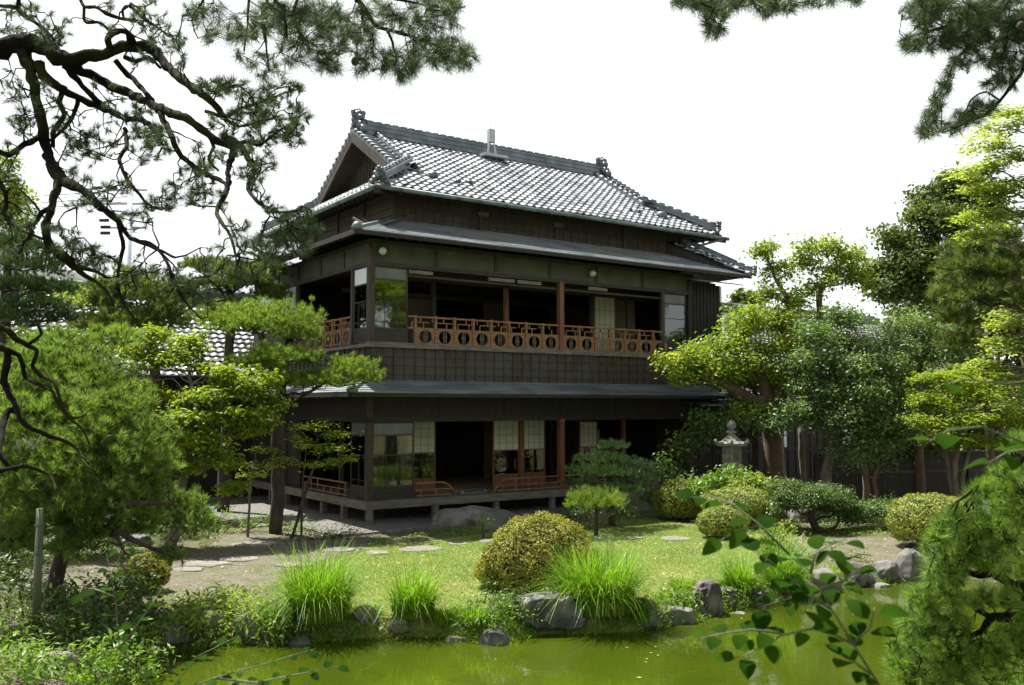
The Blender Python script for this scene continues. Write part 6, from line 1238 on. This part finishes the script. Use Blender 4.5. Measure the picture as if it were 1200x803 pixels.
limbsA = [
 [(-130, 52, 17), (-40, 56, 15), (0, 58, 14), (41, 50, 12), (71, 68, 11), (100, 68, 9), (131, 62, 8), (153, 53, 8), (179, 58, 7), (194, 75, 6), (213, 93, 5.5), (239, 112, 5), (256, 128, 4.5), (262, 140, 3)],
 [(71, 66, 8), (90, 80, 7), (112, 91, 6.5), (157, 112, 6), (190, 129, 6), (220, 139, 5), (243, 157, 4.5), (273, 174, 4)],
 [(30, 60, 11), (36, 80, 8), (40, 100, 7), (47, 142, 7), (56, 179, 7), (71, 210, 8), (95, 222, 5.5), (123, 247, 4.5), (138, 258, 4), (149, 276, 3), (175, 288, 2), (205, 302, 1.3)],
 [(71, 208, 6), (65, 228, 5), (60, 245, 4), (54, 262, 5), (56, 280, 5), (66, 295, 4.5), (86, 312, 4), (112, 318, 2), (127, 326, 1.4)],
 [(60, 243, 4), (48, 250, 3), (40, 262, 2.5), (30, 264, 3), (38, 272, 2), (28, 285, 2.4), (20, 300, 2)],
 [(44, 76, 8), (50, 88, 6.5), (71, 105, 5.5), (97, 117, 5), (123, 127, 5), (146, 138, 4), (168, 142, 3), (183, 153, 2.5), (190, 170, 1.8)],
 [(75, 75, 5), (97, 101, 4), (120, 123, 4)],
 [(134, 70, 4), (150, 88, 4), (161, 98, 3.5), (179, 118, 3)],
 [(188, 134, 4), (202, 161, 3.5), (208, 176, 3), (220, 190, 3), (243, 205, 3), (261, 213, 2.5), (268, 222, 1.6)],
 [(273, 174, 4), (271, 186, 3.5), (267, 200, 3), (268, 218, 3), (260, 236, 2.6), (254, 250, 2.4), (262, 264, 2), (271, 278, 1.8), (276, 300, 1.2)],
 [(262, 160, 3.5), (280, 169, 4), (290, 184, 3.5), (298, 196, 3), (295, 210, 2.7), (291, 222, 2.4), (303, 238, 2.2), (318, 246, 1.8), (330, 249, 1.4), (350, 246, 1.0)],
 [(47, 161, 4.5), (35, 167, 4), (22, 173, 4), (11, 182, 3.5), (-5, 176, 4), (-30, 170, 4)],
 [(-20, 8, 3), (0, 7, 2.2), (17, 8, 3), (22, 12, 3), (32, 20, 3.2), (42, 27, 2.6), (52, 34, 2.4), (62, 45, 2), (72, 54, 1.6)],
 [(18, -15, 3), (22, 0, 2.4), (20, 9, 3)], [(88, -15, 2.4), (95, 2, 2.3), (100, 8, 2.3), (115, 9, 2.2), (124, 16, 2.4), (142, 22, 2.2), (157, 24, 2), (170, 32, 1.6)],
 [(99, 8, 1.8), (98, 20, 2), (101, 27, 2), (114, 26, 1.9), (122, 30, 1.8), (130, 38, 1.6)], [(145, 22, 1.6), (144, 11, 1.6), (151, 7, 1.6), (160, 14, 1.8), (175, 26, 1.8), (190, 36, 1.4)],
 [(134, 62, 4), (127, 50, 4.5), (128, 42, 4.5), (136, 37, 4.5), (146, 36, 3.5), (152, 44, 5), (153, 54, 6)],
 [(145, 66, 4), (160, 72, 3), (175, 68, 2.5), (188, 80, 1.6)],
 [(75, 100, 4), (70, 120, 3.5), (76, 135, 3), (64, 150, 3.5), (62, 172, 3)], [(92, 116, 3), (84, 140, 2.4), (70, 155, 2.4), (58, 165, 2)],
 [(146, 150, 3), (148, 172, 2.6), (140, 186, 2.4), (146, 205, 2.4), (152, 216, 2.4), (164, 228, 2), (172, 240, 1.8), (190, 246, 1.2)],
 [(138, 258, 3), (142, 276, 2.4), (144, 290, 2.4), (139, 318, 2), (138, 338, 2), (146, 358, 1.8), (154, 370, 1.5), (162, 378, 1.0)],
 [(160, 282, 2), (175, 285, 1.8), (188, 296, 2), (200, 318, 1.8), (206, 336, 1.8), (216, 352, 1.4), (236, 374, 1)],
 [(52, 275, 3), (56, 288, 3), (70, 294, 3.5), (84, 306, 3.5), (92, 318, 3.2), (112, 330, 2), (128, 345, 1.5), (134, 360, 1)],
 [(-90, 385, 6), (-30, 380, 4.5), (0, 384, 4), (12, 390, 4), (21, 399, 4), (34, 405, 3.5), (44, 412, 3), (38, 428, 3), (48, 440, 2.8), (64, 449, 2.8), (70, 470, 2.6), (80, 488, 2.2), (98, 505, 1.5), (104, 520, 1)],
 [(-60, 395, 6), (-20, 402, 4.5), (0, 406, 4.5), (8, 416, 4.5), (5, 448, 4.5), (16, 470, 4.5), (22, 486, 4), (31, 498, 3.6), (58, 511, 2.8), (86, 522, 2.2), (96, 534, 1.8), (104, 544, 1)],
 [(6, 410, 3.5), (22, 416, 3), (27, 430, 3), (30, 442, 2.8), (45, 450, 2.6), (62, 460, 2.4), (70, 478, 2), (86, 490, 2), (100, 486, 1.2)],
 [(16, 480, 4), (6, 486, 4), (2, 505, 3.6), (0, 530, 3.4), (8, 545, 2.5), (20, 552, 1.5)], [(33, 404, 2.4), (44, 396, 2), (49, 390, 2), (42, 380, 1.6)],
 [(-30, 560, 4), (0, 552, 3.5), (16, 548, 3), (34, 548, 2.5), (56, 556, 2), (66, 575, 1.6), (62, 590, 1)],
 [(-40, 150, 4), (0, 215, 3), (8, 236, 3), (4, 250, 3), (14, 262, 2.6), (30, 272, 2), (50, 280, 1.4)],
 [(273, 174, 3), (290, 165, 2.6), (305, 170, 2.2), (318, 160, 1.6), (332, 150, 1)], [(262, 140, 3), (280, 128, 2.2), (300, 122, 2), (318, 116, 1.6), (335, 108, 1)], [(240, 130, 2.4), (262, 138, 2.2), (280, 148, 2), (300, 144, 1.6), (322, 138, 1)],
 [(243, 157, 2.4), (250, 172, 2), (244, 186, 1.8), (256, 200, 1.4)]]
blobsA = [(25, 10, 24, 10, 16), (60, 45, 24, 14, 24), (15, 38, 16, 8, 12), (75, 32, 10, 14, 8), (45, 20, 20, 18, 12), (130, 5, 14, 8, 4), (175, 20, 24, 20, 26), (195, 45, 24, 18, 24), (160, 65, 26, 12, 14), (205, 65, 14, 16, 14), (130, 30, 14, 12, 6), (225, 15, 20, 10, 8),
 (15, 95, 20, 22, 10), (20, 130, 24, 26, 22), (30, 150, 20, 14, 12), (60, 120, 20, 26, 18), (85, 150, 24, 22, 26), (115, 165, 26, 22, 34), (140, 130, 26, 16, 22), (165, 150, 26, 22, 34), (175, 175, 22, 18, 24), (95, 185, 22, 20, 16), (95, 205, 14, 12, 10), (55, 100, 16, 14, 8), (120, 100, 18, 8, 8), (190, 165, 20, 16, 16),
 (250, 98, 18, 10, 18), (275, 105, 26, 12, 28), (300, 125, 30, 18, 44), (330, 110, 26, 16, 34), (320, 150, 34, 20, 52), (350, 135, 14, 14, 16), (345, 160, 14, 16, 14), (290, 165, 26, 18, 26), (245, 180, 20, 16, 16), (230, 200, 20, 16, 14), (215, 225, 26, 14, 24), (190, 235, 24, 12, 20), (250, 230, 20, 16, 14), (290, 210, 18, 14, 12), (305, 190, 20, 14, 16), (265, 145, 22, 14, 16),
 (320, 240, 14, 10, 8), (350, 262, 24, 18, 34), (330, 290, 34, 18, 48), (300, 290, 28, 14, 26), (275, 270, 18, 14, 10), (280, 318, 30, 14, 24), (255, 300, 16, 12, 8),
 (130, 222, 30, 14, 16), (100, 240, 22, 10, 10), (160, 255, 22, 14, 14), (75, 275, 20, 14, 14), (105, 300, 26, 14, 26), (125, 310, 20, 10, 14), (30, 300, 30, 14, 18), (50, 250, 14, 12, 4), (35, 270, 18, 12, 6), (80, 290, 18, 10, 10), (150, 330, 18, 12, 10), (170, 310, 24, 12, 12), (230, 340, 24, 18, 18), (200, 330, 22, 16, 14), (12, 205, 14, 16, 8), (10, 175, 14, 10, 6), (250, 355, 16, 10, 8)]
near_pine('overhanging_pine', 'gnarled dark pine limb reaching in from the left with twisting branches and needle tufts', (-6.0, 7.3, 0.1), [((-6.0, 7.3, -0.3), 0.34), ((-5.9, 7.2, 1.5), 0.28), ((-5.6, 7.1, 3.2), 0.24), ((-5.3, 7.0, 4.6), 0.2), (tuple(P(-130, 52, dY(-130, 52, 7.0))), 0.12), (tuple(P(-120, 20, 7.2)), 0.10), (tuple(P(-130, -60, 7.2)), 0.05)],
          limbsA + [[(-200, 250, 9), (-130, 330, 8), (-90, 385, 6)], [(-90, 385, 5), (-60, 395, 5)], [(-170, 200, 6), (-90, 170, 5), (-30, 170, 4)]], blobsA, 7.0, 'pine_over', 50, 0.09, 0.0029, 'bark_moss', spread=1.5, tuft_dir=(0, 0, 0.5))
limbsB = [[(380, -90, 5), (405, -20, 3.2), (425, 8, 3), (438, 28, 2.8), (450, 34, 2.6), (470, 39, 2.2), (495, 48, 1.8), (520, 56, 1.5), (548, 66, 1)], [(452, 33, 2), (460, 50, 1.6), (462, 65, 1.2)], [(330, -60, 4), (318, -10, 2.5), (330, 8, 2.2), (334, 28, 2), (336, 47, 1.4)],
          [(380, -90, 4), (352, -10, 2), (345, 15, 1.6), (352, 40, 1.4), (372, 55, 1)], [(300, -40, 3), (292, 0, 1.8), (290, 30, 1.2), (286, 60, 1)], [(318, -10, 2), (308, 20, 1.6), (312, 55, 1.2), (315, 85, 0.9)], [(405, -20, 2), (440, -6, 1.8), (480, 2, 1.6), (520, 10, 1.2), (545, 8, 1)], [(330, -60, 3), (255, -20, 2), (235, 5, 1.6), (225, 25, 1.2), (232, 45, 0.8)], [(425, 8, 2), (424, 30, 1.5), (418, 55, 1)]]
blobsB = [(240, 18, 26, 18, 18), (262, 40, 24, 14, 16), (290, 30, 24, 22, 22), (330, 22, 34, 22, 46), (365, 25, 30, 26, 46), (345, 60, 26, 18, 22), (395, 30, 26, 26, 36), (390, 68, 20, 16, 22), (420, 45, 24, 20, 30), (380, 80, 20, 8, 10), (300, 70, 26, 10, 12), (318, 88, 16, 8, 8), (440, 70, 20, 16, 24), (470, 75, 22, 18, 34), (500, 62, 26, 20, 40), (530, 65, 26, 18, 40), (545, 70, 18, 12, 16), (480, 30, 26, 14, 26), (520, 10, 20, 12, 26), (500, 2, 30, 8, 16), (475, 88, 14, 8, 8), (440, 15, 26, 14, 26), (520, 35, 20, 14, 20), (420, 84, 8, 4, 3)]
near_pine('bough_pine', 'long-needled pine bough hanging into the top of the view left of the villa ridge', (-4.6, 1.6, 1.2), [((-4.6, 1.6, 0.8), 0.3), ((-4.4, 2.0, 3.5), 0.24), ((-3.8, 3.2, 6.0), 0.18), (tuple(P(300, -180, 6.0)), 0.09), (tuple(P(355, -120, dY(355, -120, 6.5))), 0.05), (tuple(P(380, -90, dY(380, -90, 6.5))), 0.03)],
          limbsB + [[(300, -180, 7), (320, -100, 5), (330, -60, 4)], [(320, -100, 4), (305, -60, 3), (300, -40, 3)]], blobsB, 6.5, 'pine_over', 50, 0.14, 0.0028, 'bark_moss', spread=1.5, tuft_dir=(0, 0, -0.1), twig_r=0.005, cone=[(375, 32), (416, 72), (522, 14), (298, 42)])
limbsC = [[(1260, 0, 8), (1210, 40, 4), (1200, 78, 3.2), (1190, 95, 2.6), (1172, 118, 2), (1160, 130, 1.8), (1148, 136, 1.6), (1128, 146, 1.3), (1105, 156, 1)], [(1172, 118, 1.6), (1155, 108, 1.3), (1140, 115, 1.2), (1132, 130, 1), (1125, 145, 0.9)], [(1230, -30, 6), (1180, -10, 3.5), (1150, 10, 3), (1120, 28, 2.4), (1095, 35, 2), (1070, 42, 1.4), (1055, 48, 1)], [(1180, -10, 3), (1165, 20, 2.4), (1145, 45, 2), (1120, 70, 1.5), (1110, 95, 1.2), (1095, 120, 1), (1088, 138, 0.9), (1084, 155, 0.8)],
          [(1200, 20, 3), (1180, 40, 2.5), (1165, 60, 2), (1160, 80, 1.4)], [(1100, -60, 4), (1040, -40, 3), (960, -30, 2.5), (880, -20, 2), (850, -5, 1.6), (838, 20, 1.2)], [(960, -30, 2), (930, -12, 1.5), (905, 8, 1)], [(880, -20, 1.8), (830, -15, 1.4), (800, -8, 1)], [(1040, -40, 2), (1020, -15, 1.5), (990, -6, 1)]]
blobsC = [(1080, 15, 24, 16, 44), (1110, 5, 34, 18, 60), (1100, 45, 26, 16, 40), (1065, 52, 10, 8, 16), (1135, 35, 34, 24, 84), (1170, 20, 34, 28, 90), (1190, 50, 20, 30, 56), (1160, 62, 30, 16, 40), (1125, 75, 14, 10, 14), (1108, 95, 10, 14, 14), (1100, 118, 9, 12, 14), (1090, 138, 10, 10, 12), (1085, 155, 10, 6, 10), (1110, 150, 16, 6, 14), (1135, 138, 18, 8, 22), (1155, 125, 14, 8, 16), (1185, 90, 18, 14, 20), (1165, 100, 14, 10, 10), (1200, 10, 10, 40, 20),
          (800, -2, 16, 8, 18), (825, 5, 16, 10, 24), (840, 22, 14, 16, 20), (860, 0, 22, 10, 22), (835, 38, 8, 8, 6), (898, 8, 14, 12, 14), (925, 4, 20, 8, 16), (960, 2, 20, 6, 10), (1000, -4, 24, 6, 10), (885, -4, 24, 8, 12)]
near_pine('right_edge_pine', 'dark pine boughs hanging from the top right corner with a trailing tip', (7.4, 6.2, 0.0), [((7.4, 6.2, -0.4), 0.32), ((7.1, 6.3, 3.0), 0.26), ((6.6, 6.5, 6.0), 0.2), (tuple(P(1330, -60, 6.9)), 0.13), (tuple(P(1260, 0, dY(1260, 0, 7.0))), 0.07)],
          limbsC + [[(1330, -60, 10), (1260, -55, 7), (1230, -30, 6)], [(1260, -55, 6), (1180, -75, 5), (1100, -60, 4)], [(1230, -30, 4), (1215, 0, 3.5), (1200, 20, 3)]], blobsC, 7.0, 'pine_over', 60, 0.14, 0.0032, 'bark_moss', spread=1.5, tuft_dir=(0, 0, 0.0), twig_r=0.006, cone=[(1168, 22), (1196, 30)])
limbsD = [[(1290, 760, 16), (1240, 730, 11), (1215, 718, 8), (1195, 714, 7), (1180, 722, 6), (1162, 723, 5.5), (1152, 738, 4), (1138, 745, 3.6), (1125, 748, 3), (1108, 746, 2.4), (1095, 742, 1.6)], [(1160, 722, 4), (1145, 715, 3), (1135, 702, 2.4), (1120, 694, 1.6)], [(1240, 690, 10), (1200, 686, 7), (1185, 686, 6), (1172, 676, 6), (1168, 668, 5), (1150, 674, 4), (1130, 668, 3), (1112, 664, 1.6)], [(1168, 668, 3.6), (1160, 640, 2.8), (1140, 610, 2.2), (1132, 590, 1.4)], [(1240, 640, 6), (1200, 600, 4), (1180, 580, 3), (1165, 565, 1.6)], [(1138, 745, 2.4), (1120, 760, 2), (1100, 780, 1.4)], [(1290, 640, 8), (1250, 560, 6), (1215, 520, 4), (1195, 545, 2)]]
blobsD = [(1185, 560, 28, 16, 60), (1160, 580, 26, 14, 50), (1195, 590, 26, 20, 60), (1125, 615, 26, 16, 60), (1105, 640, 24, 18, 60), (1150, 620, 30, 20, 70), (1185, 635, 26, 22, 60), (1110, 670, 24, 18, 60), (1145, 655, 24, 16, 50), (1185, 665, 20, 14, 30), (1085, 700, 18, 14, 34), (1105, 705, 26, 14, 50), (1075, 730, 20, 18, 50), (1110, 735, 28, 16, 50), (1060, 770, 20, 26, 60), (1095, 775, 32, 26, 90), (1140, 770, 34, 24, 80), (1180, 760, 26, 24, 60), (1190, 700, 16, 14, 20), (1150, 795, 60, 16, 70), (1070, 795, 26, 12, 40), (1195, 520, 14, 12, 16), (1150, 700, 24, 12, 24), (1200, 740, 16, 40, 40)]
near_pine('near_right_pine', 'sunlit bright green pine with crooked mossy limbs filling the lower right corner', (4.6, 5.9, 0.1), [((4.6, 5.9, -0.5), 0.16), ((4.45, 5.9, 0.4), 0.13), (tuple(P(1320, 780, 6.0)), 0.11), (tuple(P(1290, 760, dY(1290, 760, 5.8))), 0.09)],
          limbsD + [[(1320, 780, 14), (1330, 720, 12), (1290, 640, 8)], [(1330, 720, 12), (1280, 700, 11), (1240, 690, 10)], [(1290, 640, 7), (1240, 640, 6)]], blobsD, 5.8, 'pine_corner', 60, 0.095, 0.0042, 'bark_moss', spread=1.15, tuft_dir=(-0.25, -0.1, 0.5), twig_r=0.006)

# ------------------------------------------------------------------ leafy twigs close to the camera
def round_leaf(b, c, d, nrm_, L):
    d = Vector(d).normalized(); nrm_ = Vector(nrm_).normalized(); s = nrm_.cross(d).normalized(); n = 7; left = []; right = []; mid = []
    for i in range(n + 1):
        t = i / n; w = 0.36 * L * math.sin(math.pi * min(1, t ** 0.8)) ** 0.75 if 0 < t < 1 else 0.001; z = nrm_ * (-0.12 * L * (t - 0.4) ** 2 * 3)
        p = Vector(c) + d * L * t + z; mid.append(p); left.append(p + s * w + nrm_ * w * 0.18); right.append(p - s * w + nrm_ * w * 0.18)
    vs = left + mid + right; m = n + 1
    b.add(vs, [(i, i + 1, m + i + 1, m + i) for i in range(n)] + [(m + i, m + i + 1, 2 * m + i + 1, 2 * m + i) for i in range(n)], True)
def twig(name, label, root_pt, stems, Y, L, loose=()):
    """stems: list of px polylines with radius; leaves: [(px,py,angle,scale)]"""
    B = Vector(root_pt); root = empty(name, B, 0, label, 'plant'); t = MB(); lf = MB(); rnd = random.Random(len(stems) + int(Y * 10))
    for st, lv in stems:
        pts = [P(x, y, Y + dz) - B if not isinstance(x, Vector) else x - B for x, y, dz in st]; m = len(pts)
        t.tube(pts, [max(0.0012, 0.0045 * (1 - 0.75 * i / (m - 1))) for i in range(m)], 6)
        for k in range(lv):
            f = (k + 0.6) / lv; i = min(m - 2, int(f * (m - 1))); p = pts[i].lerp(pts[i + 1], f * (m - 1) - i); dr = (pts[i + 1] - pts[i]).normalized()
            sd_ = dr.cross(Vector((0, -0.3, 1))).normalized() * (1 if k % 2 else -1)
            d = (dr * rnd.uniform(0.3, 0.8) + sd_ * rnd.uniform(0.6, 1.1) + Vector((0, rnd.uniform(-0.3, 0.3), rnd.uniform(-0.35, 0.1))))
            nn = Vector((rnd.uniform(-0.4, 0.4), rnd.uniform(-0.9, -0.2), 1)); q = p + d.normalized() * L * 0.18
            t.tube([p, q], 0.001, 4, False); round_leaf(lf, q, d, nn, L * rnd.uniform(0.75, 1.15))
    t.build('stem', M['bamboo'], root); lf.build('foliage', M['near_leaf'], root)
S = [([(1036, 812, 0), (1000, 755, 0), (975, 715, 0.02), (950, 670, 0.03), (925, 650, 0.05)], 7),
     ([(975, 715, 0.02), (940, 690, 0), (905, 660, 0), (885, 645, 0)], 6), ([(950, 672, 0.03), (955, 650, 0), (968, 640, 0), (992, 632, 0)], 6),
     ([(1000, 755, 0), (960, 735, 0), (915, 745, 0), (880, 765, 0), (862, 772, 0)], 8), ([(915, 742, 0), (880, 738, 0), (850, 742, 0), (820, 748, 0)], 6),
     ([(925, 650, 0.05), (890, 615, 0.1), (860, 592, 0.15), (830, 580, 0.2), (812, 584, 0.2)], 8), ([(890, 615, 0.1), (860, 625, 0.15), (845, 632, 0.2)], 3),
     ([(960, 690, 0.03), (930, 700, 0.1), (890, 712, 0.1)], 5), ([(1000, 755, 0), (1020, 735, 0), (1025, 712, 0)], 4), ([(1020, 790, 0), (1000, 775, 0), (985, 768, 0)], 4), ([(962, 690, 0), (990, 680, 0), (1000, 668, 0)], 4)]
rp = Vector((1.05, 2.3, 1.15))
twig('leafy_twig', 'close dark green twig with rounded leaves rising over the pond at lower right', (1.2, 2.75, 1.1), S + [([(1075, 960, 0), (1036, 812, 0)], 0)], 2.8, 0.076)
S2 = [([(1260, 520, 0), (1215, 525, 0), (1180, 530, 0), (1155, 545, 0)], 4), ([(1215, 525, 0), (1150, 500, 0), (1110, 505, 0), (1085, 520, 0)], 4), ([(1260, 440, 0), (1180, 450, 0), (1130, 445, 0), (1108, 450, 0)], 3), ([(1260, 640, 0), (1240, 580, 0), (1260, 520, 0), (1260, 440, 0)], 0), ([(1300, 960, 0), (1290, 800, 0), (1260, 640, 0)], 0)]
twig('leafy_sprig', 'few bright rounded leaves hanging close to the camera at the right edge', (1.75, 2.4, 1.1), S2, 2.6, 0.085)
S3 = [([(150, 960, 0), (190, 820, 0), (230, 770, 0), (280, 745, 0)], 8), ([(190, 820, 0), (250, 795, 0), (320, 775, 0), (370, 760, 0)], 12), ([(250, 795, 0), (300, 800, 0), (350, 790, 0), (400, 780, 0)], 10), ([(190, 820, 0), (140, 760, 0), (135, 700, 0), (125, 650, 0)], 12), ([(140, 760, 0), (170, 720, 0), (190, 690, 0)], 8), ([(150, 960, 0), (90, 850, 0), (60, 800, 0), (30, 790, 0)], 8), ([(300, 800, 0), (330, 815, 0), (380, 810, 0)], 8), ([(135, 700, 0), (110, 690, 0), (90, 700, 0)], 6)]
twig('small_leaved_twig', 'thin near twigs with small green leaves over the lower left water', (-1.6, 3.6, 1.0), S3, 4.2, 0.055)
